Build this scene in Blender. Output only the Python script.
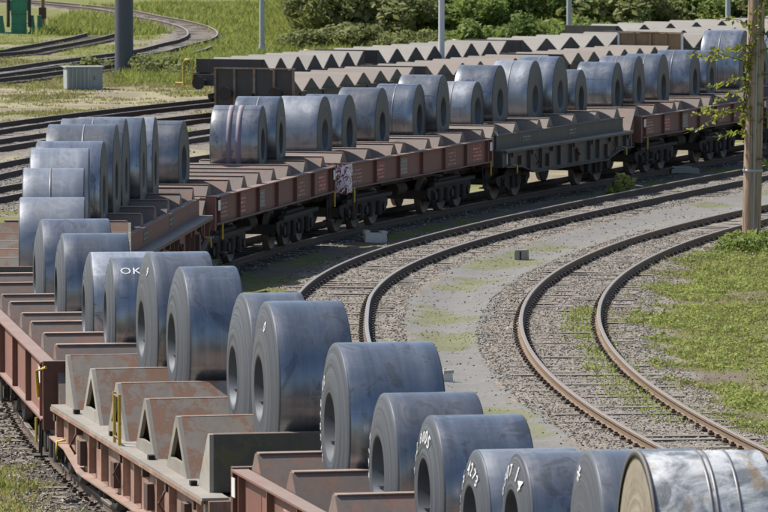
import bpy, bmesh, math, random
import numpy as np
from mathutils import Vector, Matrix

for o in list(bpy.data.objects): bpy.data.objects.remove(o, do_unlink=True)
SC = bpy.context.scene
COL = SC.collection
R = math.radians

# ------------------------------------------------------------------ camera, sky, sun, exposure
cam = bpy.data.cameras.new('camera'); camo = bpy.data.objects.new('camera', cam); COL.objects.link(camo)
CAM_H = 8.8
camo.location = (0, 0, CAM_H)
camo.rotation_euler = (math.pi/2 - math.atan(396/5800), 0, 0)
cam.sensor_width = 36; cam.lens = 36*5800/768; cam.clip_start = 1; cam.clip_end = 6000
cam.dof.use_dof = True; cam.dof.focus_distance = 92; cam.dof.aperture_fstop = 10
SC.camera = camo
SUN = Vector((-0.58, 0.28, 0.78)).normalized()          # direction towards the sun
w = bpy.data.worlds.new('World'); SC.world = w; w.use_nodes = True
nt = w.node_tree; nt.nodes.clear()
sky = nt.nodes.new('ShaderNodeTexSky'); sky.sky_type = 'NISHITA'; sky.sun_disc = False
sky.sun_elevation = math.asin(SUN.z); sky.sun_rotation = math.atan2(SUN.x, SUN.y)
sky.altitude = 50; sky.air_density = 1.0; sky.dust_density = 1.5; sky.ozone_density = 1.0
bg = nt.nodes.new('ShaderNodeBackground'); bg.inputs[1].default_value = 0.10
wo = nt.nodes.new('ShaderNodeOutputWorld')
nt.links.new(sky.outputs[0], bg.inputs[0]); nt.links.new(bg.outputs[0], wo.inputs[0])
sl = bpy.data.lights.new('sun', 'SUN'); sl.energy = 4.6; sl.angle = R(0.5); sl.color = (1, 0.955, 0.88)
so = bpy.data.objects.new('sun', sl); COL.objects.link(so)
so.rotation_euler = SUN.to_track_quat('Z', 'Y').to_euler(); so.location = (-30, 60, 60)
SC.view_settings.view_transform = 'Standard'; SC.view_settings.look = 'None'
SC.view_settings.exposure = 0.62; SC.view_settings.gamma = 1.0

# ------------------------------------------------------------------ materials
MATS = {}
class NB:
    """small node helper"""
    def __init__(s, name):
        s.m = bpy.data.materials.new(name); s.m.use_nodes = True; s.t = s.m.node_tree
        s.b = s.t.nodes['Principled BSDF']; s.out = s.t.nodes['Material Output']
    def n(s, typ, **kw):
        x = s.t.nodes.new(typ)
        for k, v in kw.items(): setattr(x, k, v)
        return x
    def l(s, a, b): s.t.links.new(a, b)
    def val(s, inp, v):
        if hasattr(v, 'node'): s.l(v, inp)
        else: inp.default_value = v
    def obj(s): return s.n('ShaderNodeTexCoord').outputs['Object']
    def noise(s, vec, scale, detail=4, rough=.6, dist=0, col=False):
        x = s.n('ShaderNodeTexNoise'); s.l(vec, x.inputs['Vector'])
        x.inputs['Scale'].default_value = scale; x.inputs['Detail'].default_value = detail
        x.inputs['Roughness'].default_value = rough; x.inputs['Distortion'].default_value = dist
        return x.outputs['Color' if col else 'Fac']
    def mapping(s, vec, scale=(1,1,1), loc=(0,0,0)):
        x = s.n('ShaderNodeMapping'); s.l(vec, x.inputs[0]); x.inputs['Scale'].default_value = scale
        s.val(x.inputs['Location'], loc); return x.outputs[0]
    def ramp(s, f, stops, interp='LINEAR'):
        x = s.n('ShaderNodeValToRGB'); s.l(f, x.inputs[0]); e = x.color_ramp.elements; x.color_ramp.interpolation = interp
        while len(e) < len(stops): e.new(.5)
        for el, (p, c) in zip(e, stops):
            el.position = p; el.color = (c, c, c, 1) if not hasattr(c, '__len__') else (*c, 1)
        return x.outputs['Color']
    def mix(s, f, a, b, mode='MIX'):
        x = s.n('ShaderNodeMix', data_type='RGBA', blend_type=mode)
        s.val(x.inputs[0], f)
        for i, v in ((6, a), (7, b)):
            if hasattr(v, 'node'): s.l(v, x.inputs[i])
            else: x.inputs[i].default_value = (*v, 1)
        return x.outputs[2]
    def math(s, op, a, b=0.0, c=0.0):
        x = s.n('ShaderNodeMath', operation=op)
        s.val(x.inputs[0], a); s.val(x.inputs[1], b); s.val(x.inputs[2], c)
        return x.outputs[0]
    def bump(s, h, strength=.3, dist=.02):
        x = s.n('ShaderNodeBump'); s.l(h, x.inputs['Height']); x.inputs['Strength'].default_value = strength
        x.inputs['Distance'].default_value = dist; s.l(x.outputs[0], s.b.inputs['Normal'])
    def rand(s): return s.n('ShaderNodeObjectInfo').outputs['Random']
    def done(s, col=None, rough=None, metal=None, spec=None):
        if col is not None:
            if hasattr(col, 'node'): s.l(col, s.b.inputs['Base Color'])
            else: s.b.inputs['Base Color'].default_value = (*col, 1)
        if rough is not None: s.val(s.b.inputs['Roughness'], rough)
        if metal is not None: s.val(s.b.inputs['Metallic'], metal)
        if spec is not None: s.b.inputs['Specular IOR Level'].default_value = spec
        MATS[s.m.name] = s.m
        return s.m

def paint(name, base, dirt=(.09,.07,.055), rust=(.20,.075,.035), dirt_amt=.5, rust_amt=.45, rough=.65, scale=1.0, streak=True, dust=.5, rlo=.52, vary=.38):
    b = NB(name); v = b.obj(); r = b.rand()
    off = b.n('ShaderNodeCombineXYZ'); b.l(b.math('MULTIPLY', r, 37.0), off.inputs[0]); b.l(b.math('MULTIPLY', r, 91.0), off.inputs[1])
    v = b.mapping(v, (scale,)*3, off.outputs[0])
    n1 = b.noise(v, 1.6, 5, .65); n2 = b.noise(b.mapping(v, (3.2, 3.2, .5)), 2.2, 4, .6); n3 = b.noise(v, 14, 4, .7)
    c = b.mix(b.math('MULTIPLY', b.ramp(n1, [(.35, 0), (.75, 1)]), dirt_amt), base, dirt)
    c = b.mix(b.math('MULTIPLY', b.ramp(n2, [(.5, 0), (.72, 1)]), dirt_amt*.8 if streak else 0.0), c, dirt)
    n4 = b.math('ADD', b.math('MULTIPLY', b.noise(v, 2.7, 6, .7, .4), .75), b.math('MULTIPLY', n3, .25))
    c = b.mix(b.math('MULTIPLY', b.ramp(n4, [(rlo, 0), (rlo+.055, 1)]), rust_amt), c, rust)
    c = b.mix(b.math('MULTIPLY', b.ramp(n3, [(.3, 0), (.8, 1)]), .25), c, tuple(min(1, x*1.35) for x in base))
    c = b.mix(b.math('MULTIPLY', b.math('FRACT', b.math('MULTIPLY', r, 7.31)), vary), c, tuple(x*.45 for x in dirt))
    if dust:
        g = b.n('ShaderNodeNewGeometry'); sx = b.n('ShaderNodeSeparateXYZ'); b.l(g.outputs['Normal'], sx.inputs[0])
        c = b.mix(b.math('MULTIPLY', b.math('MULTIPLY', b.ramp(sx.outputs['Z'], [(.3, 0), (.95, 1)]), b.ramp(n1, [(.2, .35), (.6, 1)])), dust), c, (.27,.235,.195))
    b.bump(n3, .12, .01)
    return b.done(c, rough, 0)

paint('wagon_red', (.17,.062,.048), dirt_amt=.55, rust_amt=.35)
paint('wagon_red_dark', (.115,.036,.03), dirt_amt=.5, rust_amt=.25)
paint('wagon_salmon', (.23,.088,.072), dirt_amt=.65, rust_amt=.4, dust=.6)
paint('wagon_pink', (.48,.28,.215), dirt=(.11,.07,.055), dirt_amt=.95, rust=(.24,.10,.06), rust_amt=.55)
paint('wagon_grey', (.23,.20,.17), dirt=(.13,.105,.085), rust=(.21,.088,.04), dirt_amt=.6, rust_amt=.95, dust=.12, rlo=.47)
paint('wagon_greylite', (.30,.285,.255), dirt=(.16,.14,.115), dirt_amt=.55, rust_amt=.3)
paint('wagon_endplate', (.095,.092,.075), dirt=(.05,.05,.04), rust=(.16,.18,.03), dirt_amt=.5, rust_amt=.35)
paint('wagon_charcoal', (.075,.07,.064), dirt=(.03,.03,.028), dirt_amt=.6, rust_amt=.2)
paint('wagon_black', (.03,.03,.032), dirt=(.07,.06,.055), dirt_amt=.5, rust_amt=.15)
paint('saddle_red', (.175,.125,.105), dirt=(.085,.073,.065), rust=(.24,.095,.06), dirt_amt=.8, rust_amt=.75, dust=.2)
paint('inner_black', (.014,.013,.012), dirt=(.02,.018,.016), dirt_amt=.4, rust_amt=0, dust=0, vary=.1)  # near-black for the shade painted behind the saddle cheek holes
paint('saddle_edge', (.34,.25,.20), dirt=(.25,.17,.13), dirt_amt=.6, rust_amt=.5, dust=0)
paint('saddle_brown', (.185,.155,.13), dirt=(.12,.10,.085), rust=(.22,.10,.06), dirt_amt=.6, rust_amt=.45, dust=.3)
paint('saddle_beige', (.21,.20,.18), dirt=(.125,.115,.10), dirt_amt=.6, rust_amt=.25, dust=.3)
paint('board_rusty', (.36,.22,.11), dirt=(.20,.11,.055), rust=(.42,.24,.10), dirt_amt=.7, rust_amt=.5)
paint('underframe', (.02,.018,.017), dirt=(.04,.034,.03), dirt_amt=.6, rust_amt=.15, rough=.8, dust=.2)
paint('wheel_steel', (.07,.055,.045), dirt=(.03,.028,.025), dirt_amt=.5, rust_amt=.4, rough=.55)
paint('yellow_paint', (.62,.42,.04), dirt=(.25,.17,.03), dirt_amt=.5, rust_amt=.1, scale=3)
paint('white_paint', (.72,.72,.70), dirt=(.3,.28,.26), dirt_amt=.35, rust_amt=.05, scale=3)
paint('green_paint', (.05,.26,.15), dirt=(.03,.09,.06), dirt_amt=.5, rust_amt=.1)
paint('column_grey', (.085,.095,.12), dirt=(.06,.065,.08), dirt_amt=.4, rust_amt=.03, rough=.5)
paint('cabinet_grey', (.33,.36,.36), dirt=(.2,.21,.2), dirt_amt=.4, rust_amt=.05)
paint('galvanised', (.5,.52,.54), dirt=(.3,.31,.32), dirt_amt=.35, rust_amt=.02, rough=.45)
paint('concrete', (.42,.40,.36), dirt=(.22,.2,.17), dirt_amt=.5, rust_amt=.05, scale=3)
paint('white_stone', (.68,.66,.58), dirt=(.4,.36,.3), dirt_amt=.4, rust_amt=.05, scale=3)
paint('sleeper_wood', (.125,.105,.085), dirt=(.055,.047,.04), rust=(.2,.17,.14), dirt_amt=.7, rust_amt=.4, rough=.9, scale=2)
paint('rail_fastening', (.05,.032,.022), dirt_amt=.3, rust_amt=.2)
paint('strap_steel', (.13,.14,.16), dirt_amt=.3, rust_amt=.2, rough=.4)
paint('bracket_brown', (.07,.03,.025), dirt_amt=.4, rust_amt=.2)

def rail_mat(name, head, side):
    b = NB(name); v = b.obj(); n = b.noise(v, 3, 4); n2 = b.noise(v, 30, 3)
    g = b.n('ShaderNodeNewGeometry'); sx = b.n('ShaderNodeSeparateXYZ'); b.l(g.outputs['Normal'], sx.inputs[0])
    up = b.ramp(sx.outputs['Z'], [(.55, 0), (.8, 1)])
    px = b.n('ShaderNodeSeparateXYZ'); b.l(v, px.inputs[0])
    top = b.math('MULTIPLY', up, b.ramp(b.math('ADD', px.outputs['Z'], 0.5), [(.48, 0), (.49, 1)]))
    c = b.mix(n, side, tuple(x*1.6 for x in side)); c = b.mix(top, c, b.mix(n2, head, tuple(x*1.3 for x in head)))
    return b.done(c, b.mix(top, (.85,)*3, (.38,)*3), b.math('MULTIPLY', top, .55))
rail_mat('rail_tan', (.31,.245,.185), (.13,.088,.058))
rail_mat('rail_dark', (.33,.285,.24), (.065,.044,.032))

def mat_leaf(name, c1, c2, c3):
    b = NB(name); g = b.n('ShaderNodeNewGeometry')
    v = b.obj()
    r = b.noise(v, 1.3, 3, .6); r2 = b.noise(v, 25, 2, .5)
    c = b.mix(b.ramp(r, [(.35, 0), (.65, 1)]), c1, c2); c = b.mix(b.ramp(r2, [(.45, 0), (.7, 1)]), c, c3)
    tr = b.n('ShaderNodeBsdfTranslucent'); b.l(c, tr.inputs[0]); mx = b.n('ShaderNodeMixShader'); mx.inputs[0].default_value = .48
    b.done(c, .55, 0, .3); b.l(b.b.outputs[0], mx.inputs[1]); b.l(tr.outputs[0], mx.inputs[2]); b.l(mx.outputs[0], b.out.inputs[0])
mat_leaf('leaf_dark', (.085,.135,.03), (.155,.215,.05), (.22,.27,.08))
mat_leaf('leaf_mid', (.14,.20,.04), (.21,.28,.065), (.28,.32,.10))
mat_leaf('leaf_bramble', (.15,.185,.055), (.23,.25,.085), (.29,.28,.13))
mat_leaf('leaf_bright', (.24,.28,.035), (.33,.35,.06), (.18,.22,.03))
mat_leaf('weed_green', (.20,.25,.045), (.29,.35,.07), (.37,.36,.15))
mat_leaf('grass_green', (.17,.22,.035), (.26,.30,.06), (.33,.31,.12))
mat_leaf('grass_dry', (.26,.22,.10), (.33,.28,.14), (.17,.17,.06))
paint('bark', (.085,.062,.045), dirt_amt=.4, rust_amt=.1, rough=.9)

# ---- steel coil materials
def coil_side(name, base, hi, metal=.78, rough=.34):
    b = NB(name); v = b.obj(); r = b.rand()
    s = b.n('ShaderNodeSeparateXYZ'); b.l(v, s.inputs[0])
    ang = b.math('ARCTAN2', s.outputs['X'], s.outputs['Z'])
    cv = b.n('ShaderNodeCombineXYZ'); b.l(ang, cv.inputs[0]); b.l(s.outputs['Y'], cv.inputs[1]); b.l(b.math('MULTIPLY', r, 60.0), cv.inputs[2])
    bands = b.noise(b.mapping(cv.outputs[0], (.22, 7, 1)), 1.0, 5, .65)         # running round the coil
    blot = b.noise(b.mapping(cv.outputs[0], (1.0, 1.5, 1)), 2.1, 5, .62, .8)
    fine = b.noise(b.mapping(cv.outputs[0], (1.2, 22, 1)), 2.0, 3, .6)
    streak = b.noise(b.mapping(cv.outputs[0], (9, .5, 1)), 1.0, 3, .6)            # across the coil
    c = b.mix(b.ramp(bands, [(.3, 0), (.7, 1)]), base, hi)
    c = b.mix(b.math('MULTIPLY', b.ramp(blot, [(.55, 0), (.63, 1)]), .7), c, tuple(x*.5 for x in base))
    c = b.mix(b.math('MULTIPLY', b.ramp(streak, [(.6, 0), (.75, 1)]), .3), c, tuple(min(1, x*1.5) for x in hi))
    rs = b.noise(b.mapping(cv.outputs[0], (2.2, 2.2, 1)), 1.7, 6, .75)
    c = b.mix(b.math('MULTIPLY', b.ramp(rs, [(.60, 0), (.68, 1)]), .45), c, (.15,.115,.095))
    c = b.mix(b.math('MULTIPLY', b.math('FRACT', b.math('MULTIPLY', r, 5.7)), .6), c, tuple(x*.62 for x in base))
    rg = b.math('ADD', b.math('MULTIPLY', b.ramp(blot, [(.4, 0), (.7, 1)]), .2), b.math('ADD', b.math('MULTIPLY', fine, .12), rough-.06))
    b.bump(b.math('ADD', b.math('MULTIPLY', bands, .6), b.math('MULTIPLY', fine, .1)), .12, .02)
    return b.done(c, rg, metal)
def coil_face(name, base, dark, metal=.55, rough=.42, spec=.5):
    b = NB(name); v = b.obj(); r = b.rand()
    s = b.n('ShaderNodeSeparateXYZ'); b.l(v, s.inputs[0])
    rad = b.math('SQRT', b.math('ADD', b.math('MULTIPLY', s.outputs['X'], s.outputs['X']), b.math('MULTIPLY', s.outputs['Z'], s.outputs['Z'])))
    cv = b.n('ShaderNodeCombineXYZ'); b.l(rad, cv.inputs[0]); b.l(b.math('MULTIPLY', r, 50.0), cv.inputs[1])
    rings = b.noise(b.mapping(cv.outputs[0], (1, 1, 1)), 42, 5, .85); wide = b.noise(cv.outputs[0], 7, 3, .6)
    blot = b.noise(v, 2.4, 5, .65)
    c = b.mix(b.ramp(rings, [(.38, 0), (.62, 1)]), tuple(x*.7 for x in dark), tuple(x*1.12 for x in base))
    c = b.mix(b.math('MULTIPLY', b.ramp(wide, [(.4, 0), (.7, 1)]), .5), c, tuple(x*.62 for x in base))
    c = b.mix(b.math('MULTIPLY', b.ramp(blot, [(.55, 0), (.75, 1)]), .4), c, (.11,.095,.085))
    b.bump(b.math('ADD', rings, wide), .35, .012)
    return b.done(c, rough, metal, spec)
coil_side('coil_side_blue', (.205,.224,.25), (.37,.39,.42), .84, .25)
coil_side('coil_side_grey', (.20,.208,.222), (.335,.345,.36), .80, .28)
coil_side('coil_side_pale', (.31,.33,.365), (.45,.47,.505), .66, .38)
coil_face('coil_face', (.100,.110,.130), (.052,.057,.070), .12, .5, .25)
coil_face('coil_bore', (.10,.11,.13), (.055,.06,.07), .3, .6)
def wrap_mat():
    b = NB('coil_wrap'); v = b.obj(); n = b.noise(v, 2.2, 5, .6, .6); n2 = b.noise(v, 9, 4, .7)
    c = b.mix(b.ramp(n, [(.42, 0), (.56, 1)]), (.17,.18,.185), (.56,.56,.55))
    c = b.mix(b.math('MULTIPLY', b.ramp(b.noise(b.mapping(v, (1,1.7,1.2), (3,1,2)), 2.4, 4, .6), [(.57, 0), (.66, 1)]), .6), c, (.30,.19,.08))
    b.bump(b.math('ADD', n, b.math('MULTIPLY', n2, .3)), .4, .05)
    b.done(c, b.ramp(n2, [(.3, .32), (.7, .55)]), .25)
wrap_mat()
paint('coil_wrap_face', (.36,.315,.245), dirt=(.17,.14,.10), dirt_amt=.8, rust_amt=.35, rough=.5, scale=2)
b = NB('chalk'); v = b.obj(); n = b.noise(v, 30, 3, .7); b.done(b.mix(n, (.5,.5,.5), (.74,.74,.73)), .9, 0); b.l(b.ramp(b.noise(v, 38, 4, .75), [(.30, 0), (.42, 1)]), b.b.inputs['Alpha'])
b = NB('black_void'); b.done((.012,.012,.012), .9, 0)
def lettering_mat(name, bgc, ink):
    b = NB(name); v = b.obj()
    s = b.n('ShaderNodeSeparateXYZ'); b.l(v, s.inputs[0])
    rows = b.math('FRACT', b.math('MULTIPLY', s.outputs['Z'], 11.0)); row = b.ramp(rows, [(.28, 0), (.34, 1), (.8, 1), (.86, 0)])
    n = b.noise(b.mapping(v, (26, 1, 11)), 1.0, 2, .5); ink_f = b.math('MULTIPLY', row, b.ramp(n, [(.48, 0), (.53, 1)]))
    b.done(b.mix(b.math('MULTIPLY', ink_f, .42), b.mix(b.noise(v, 6, 3), bgc, tuple(x*.8 for x in bgc)), ink), .7, 0)
lettering_mat('lettering_red', (.19,.065,.05), (.62,.56,.52)); lettering_mat('lettering_grey', (.20,.165,.15), (.5,.46,.43)); lettering_mat('lettering_bright', (.30,.05,.04), (.75,.7,.66))
lettering_mat('lettering_charcoal', (.075,.07,.064), (.5,.5,.46)); lettering_mat('lettering_salmon', (.34,.13,.105), (.7,.64,.6))
b = NB('graffiti'); v = b.obj(); n = b.noise(v, 5.5, 2, .5, 2.2)
b.done(b.mix(b.ramp(n, [(.44, 0), (.47, 1), (.56, 1), (.6, 0)]), (.17,.055,.06), (.74,.70,.78)), .6, 0)
b = NB('old_wood'); v = b.obj(); n = b.noise(b.mapping(v, (9, 9, .45)), 1.6, 5, .65); n2 = b.noise(v, 1.2, 3)
c = b.mix(b.ramp(n, [(.3, 0), (.7, 1)]), (.20,.125,.08), (.46,.32,.22)); c = b.mix(b.ramp(n2, [(.4, 0), (.7, 1)]), c, b.mix(.5, c, (.36,.28,.22)))
cr = b.ramp(b.noise(b.mapping(v, (22, 22, .35)), 1.0, 3, .5), [(.56, 0), (.62, 1)]); c = b.mix(b.math('MULTIPLY', cr, .7), c, (.07,.045,.03)); b.bump(b.math('SUBTRACT', n, cr), .7, .03); b.done(c, .85, 0)

# ------------------------------------------------------------------ geometry helpers
class MB:
    def __init__(s): s.v = []; s.f = []; s.mi = []; s.sm = []
    def add(s, vs, fs, mi=0, smooth=False):
        o = len(s.v); s.v += [tuple(p) for p in vs]; s.f += [tuple(i+o for i in f) for f in fs]
        s.mi += [mi]*len(fs); s.sm += [smooth]*len(fs); return s
    def box(s, x0, x1, y0, y1, z0, z1, mi=0):
        vs = [(x, y, z) for x in (x0, x1) for y in (y0, y1) for z in (z0, z1)]
        return s.add(vs, [(0,1,3,2), (4,6,7,5), (0,4,5,1), (2,3,7,6), (0,2,6,4), (1,5,7,3)], mi)
    def prism_y(s, prof, y0, y1, mi=0):        # profile in (x, z), counter-clockwise seen from -y
        n = len(prof); vs = [(x, y0, z) for x, z in prof] + [(x, y1, z) for x, z in prof]
        return s.add(vs, [tuple(range(n)), tuple(range(2*n-1, n-1, -1))] + [(i, i+n, (i+1) % n+n, (i+1) % n) for i in range(n)], mi)
    def prism_x(s, prof, x0, x1, mi=0):        # profile in (y, z)
        n = len(prof); vs = [(x0, y, z) for y, z in prof] + [(x1, y, z) for y, z in prof]
        return s.add(vs, [tuple(range(n-1, -1, -1)), tuple(range(n, 2*n))] + [(i, (i+1) % n, (i+1) % n+n, i+n) for i in range(n)], mi)
    def tube(s, pts, r, n=8, mi=0, taper=None):
        pts = [Vector(p) for p in pts]; rings = []
        for i, p in enumerate(pts):
            d = (pts[min(i+1, len(pts)-1)]-pts[max(i-1, 0)]).normalized()
            a = d.orthogonal().normalized() if abs(d.z) > .9 else d.cross(Vector((0,0,1))).normalized(); b = d.cross(a)
            rr = r if taper is None else taper[i]
            rings.append([p+(a*math.cos(t)+b*math.sin(t))*rr for t in (2*math.pi*k/n for k in range(n))])
        vs = [q for rg in rings for q in rg]; fs = []
        for i in range(len(rings)-1):
            for k in range(n): fs.append((i*n+k, i*n+(k+1) % n, (i+1)*n+(k+1) % n, (i+1)*n+k))
        s.add(vs, fs, mi, True)
        s.add(rings[0], [tuple(range(n-1, -1, -1))], mi); s.add(rings[-1], [tuple(range(n))], mi); return s
    def lathe_y(s, prof, n, mis=None, cx=0, cy=0, cz=0, closed=True):   # profile (r, y); revolve round a y axis
        vs = []; 
        for r, y in prof:
            for k in range(n):
                t = 2*math.pi*k/n; vs.append((cx+r*math.sin(t), cy+y, cz+r*math.cos(t)))
        m = len(prof); o = len(s.v); s.v += vs
        for i in range(m if closed else m-1):
            j = (i+1) % m
            for k in range(n):
                s.f.append((o+i*n+k, o+j*n+k, o+j*n+(k+1) % n, o+i*n+(k+1) % n)); s.mi.append(mis[i] if mis else 0); s.sm.append(True)
        return s
    def mesh(s, name, mats):
        me = bpy.data.meshes.new(name); me.from_pydata(s.v, [], s.f)
        for m in mats: me.materials.append(MATS[m])
        me.polygons.foreach_set('material_index', s.mi); me.polygons.foreach_set('use_smooth', s.sm); me.update()
        return me
    def build(s, name, mats, parent=None, loc=(0,0,0), rot=(0,0,0)):
        return link(name, s.mesh(name, mats if isinstance(mats, (list, tuple)) else [mats]), parent, loc, rot)
def link(name, data, parent=None, loc=(0,0,0), rot=(0,0,0)):
    o = bpy.data.objects.new(name, data); COL.objects.link(o); o.location = loc; o.rotation_euler = rot
    if parent is not None: o.parent = parent
    return o
def empty(name, loc=(0,0,0), rz=0, parent=None):
    o = link(name, None, parent, loc, (0,0,rz)); o.empty_display_size = .3; return o
def tag(o, label=None, cat=None, group=None, kind=None):
    if label: o['label'] = label
    if cat: o['category'] = cat
    if group: o['group'] = group
    if kind: o['kind'] = kind
    return o
def copy_tree(o, parent=None):
    c = o.copy(); COL.objects.link(c); c.parent = parent
    for ch in list(o.children): copy_tree(ch, c)
    return c
def np_mesh(name, V, F, mat, smooth=False):
    me = bpy.data.meshes.new(name); nv = len(V); k = F.shape[1]; nf = len(F)
    me.vertices.add(nv); me.vertices.foreach_set('co', V.astype(np.float32).ravel())
    me.loops.add(nf*k); me.loops.foreach_set('vertex_index', F.astype(np.int32).ravel())
    me.polygons.add(nf); me.polygons.foreach_set('loop_start', np.arange(0, nf*k, k, dtype=np.int32))
    me.polygons.foreach_set('use_smooth', np.full(nf, smooth))
    me.update(calc_edges=True); me.materials.append(MATS[mat]); return me

# ------------------------------------------------------------------ the lines of the tracks (metres, x as a function of the distance y)
KA = [0.0002276, -0.60973, -4.52347, 1.83725, 16.31081, 1.60928, -5.93797]
def XA(y):
    y = np.asarray(y, float); yc = np.clip(y, 48, 166)
    x = np.polyval(KA, (yc-110)/60); dk = np.polyder(np.poly1d(KA)); s = dk((yc-110)/60)/60
    return x+s*(y-yc)
_cy = np.array([40,50,60,70,76,82,88,94,100,106,112,118,124,130,136,142,148,154,160,175,200.])
_cx = np.array([16.5,13.2,10.3,7.95,6.83,5.68,4.75,4.03,3.56,3.35,3.41,3.76,4.42,5.42,6.76,8.48,10.5,12.75,15.1,21.4,32.5])
_by = np.array([40,60,76,82,88,94,100,106,112,118,124,130,136,142,148,154,160,175,200.])
_bx = np.array([13.2,6.3,2.6,1.4,.42,-.3,-.76,-1.02,-1.08,-.98,-.5,.42,1.77,3.4,5.24,7.19,9.2,14.6,24.3])
def smooth_interp(y, ys, xs):
    y = np.asarray(y, float); m = np.gradient(xs, ys)
    i = np.clip(np.searchsorted(ys, y)-1, 0, len(ys)-2); h = ys[i+1]-ys[i]; t = np.clip((y-ys[i])/h, 0, 1)
    return (2*t**3-3*t**2+1)*xs[i]+(t**3-2*t**2+t)*h*m[i]+(-2*t**3+3*t**2)*xs[i+1]+(t**3-t**2)*h*m[i+1]
def XB(y): return smooth_interp(y, _by, _bx)
def XC(y): return smooth_interp(y, _cy, _cx)
def quad(p):
    a = np.array(p); k = np.polyfit(a[:, 1]-190, a[:, 0], 2)
    def fn(y): return np.polyval(k, np.asarray(y, float)-190)
    return fn
XI = quad([(-14.6,183), (-12.68,191.4), (-8.15,210.8), (1.8,228), (11.0,247)])
XII = quad([(-14.0,171), (-11.95,180.6), (-10.6,186.2), (-6,202), (-1.7,211.2), (4.4,223), (10.7,237)])
XIII = quad([(-12.6,157.5), (-10.9,164.8), (-4.5,192.6), (1.0,207), (6.6,221)])
XIV = quad([(-12.0,146.8), (-10.2,153.8), (-6.3,168), (-1.5,182), (4.5,197)])
LOOP_IN = [(-22,214),(-19,231),(-16.3,245.9),(-15.0,253.3),(-13.5,260.4),(-11.7,269.3),(-10.7,279.9),(-10.1,286.5),(-10.0,295.1),(-10.7,306.5),(-12.2,317.9),(-14.2,328.7),(-16.8,343.5),(-19.8,354.3),(-22.6,362.5),(-26,371)]

def polyline(fn, y0, y1, step=.8):
    ys = np.arange(y0, y1+step*.5, step); return np.c_[fn(ys), ys]
def resample(P, step):
    d = np.r_[0, np.cumsum(np.hypot(*np.diff(P, axis=0).T))]; s = np.arange(0, d[-1], step)
    return np.c_[np.interp(s, d, P[:, 0]), np.interp(s, d, P[:, 1])]
def catmull(P, step=1.0):
    P = np.array(P, float); out = []
    for i in range(len(P)-1):
        p0, p1, p2, p3 = P[max(i-1, 0)], P[i], P[i+1], P[min(i+2, len(P)-1)]
        for t in np.linspace(0, 1, 12, endpoint=False):
            out.append(.5*((2*p1)+(-p0+p2)*t+(2*p0-5*p1+4*p2-p3)*t*t+(-p0+3*p1-3*p2+p3)*t**3))
    return resample(np.array(out+[P[-1]]), step)
def tangents(P):
    T = np.gradient(P, axis=0); return T/np.linalg.norm(T, axis=1)[:, None]

# ------------------------------------------------------------------ ground
rng = np.random.default_rng(7)
def vnoise(x, y, scale, seed=0):
    """smooth value noise on arrays"""
    x = x/scale+seed*17.3; y = y/scale+seed*9.1
    xi = np.floor(x).astype(int); yi = np.floor(y).astype(int); fx = x-xi; fy = y-yi
    def h(a, b):
        n = (a*374761393+b*668265263+seed*974711) & 0xffffffff; n = ((n ^ (n >> 13))*1274126177) & 0xffffffff
        return ((n ^ (n >> 16)) & 0xffff)/65535.
    fx = fx*fx*(3-2*fx); fy = fy*fy*(3-2*fy)
    return (h(xi,yi)*(1-fx)+h(xi+1,yi)*fx)*(1-fy)+(h(xi,yi+1)*(1-fx)+h(xi+1,yi+1)*fx)*fy
def sstep(a, b, x): t = np.clip((np.asarray(x, float)-a)/(b-a), 0, 1); return t*t*(3-2*t)
TR = [XA, XB, XC, XI, XII, XIII, XIV]
def near_track(x, y):
    """distance (across) from the nearest track centre"""
    d = np.full(np.broadcast(x, y).shape, 99.)
    lims = [(30,230),(40,200),(40,200),(170,270),(160,262),(150,245),(140,215)]
    for fn, (a, b_) in zip(TR, lims):
        s = (fn(y+.5)-fn(y-.5)); dd = np.abs(x-fn(y))/np.sqrt(1+s*s)
        d = np.minimum(d, np.where((y > a) & (y < b_), dd, 99.))
    LP = catmull(LOOP_IN, 2.0)
    far = (y > 205)
    if np.any(far):
        xx = x[far] if hasattr(x, 'shape') else x; yy = y[far]; m = np.full(xx.shape, 99.)
        for p in LP: m = np.minimum(m, np.hypot(xx-p[0]-.4, yy-p[1]))
        d[far] = np.minimum(d[far], m)
    return d
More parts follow.
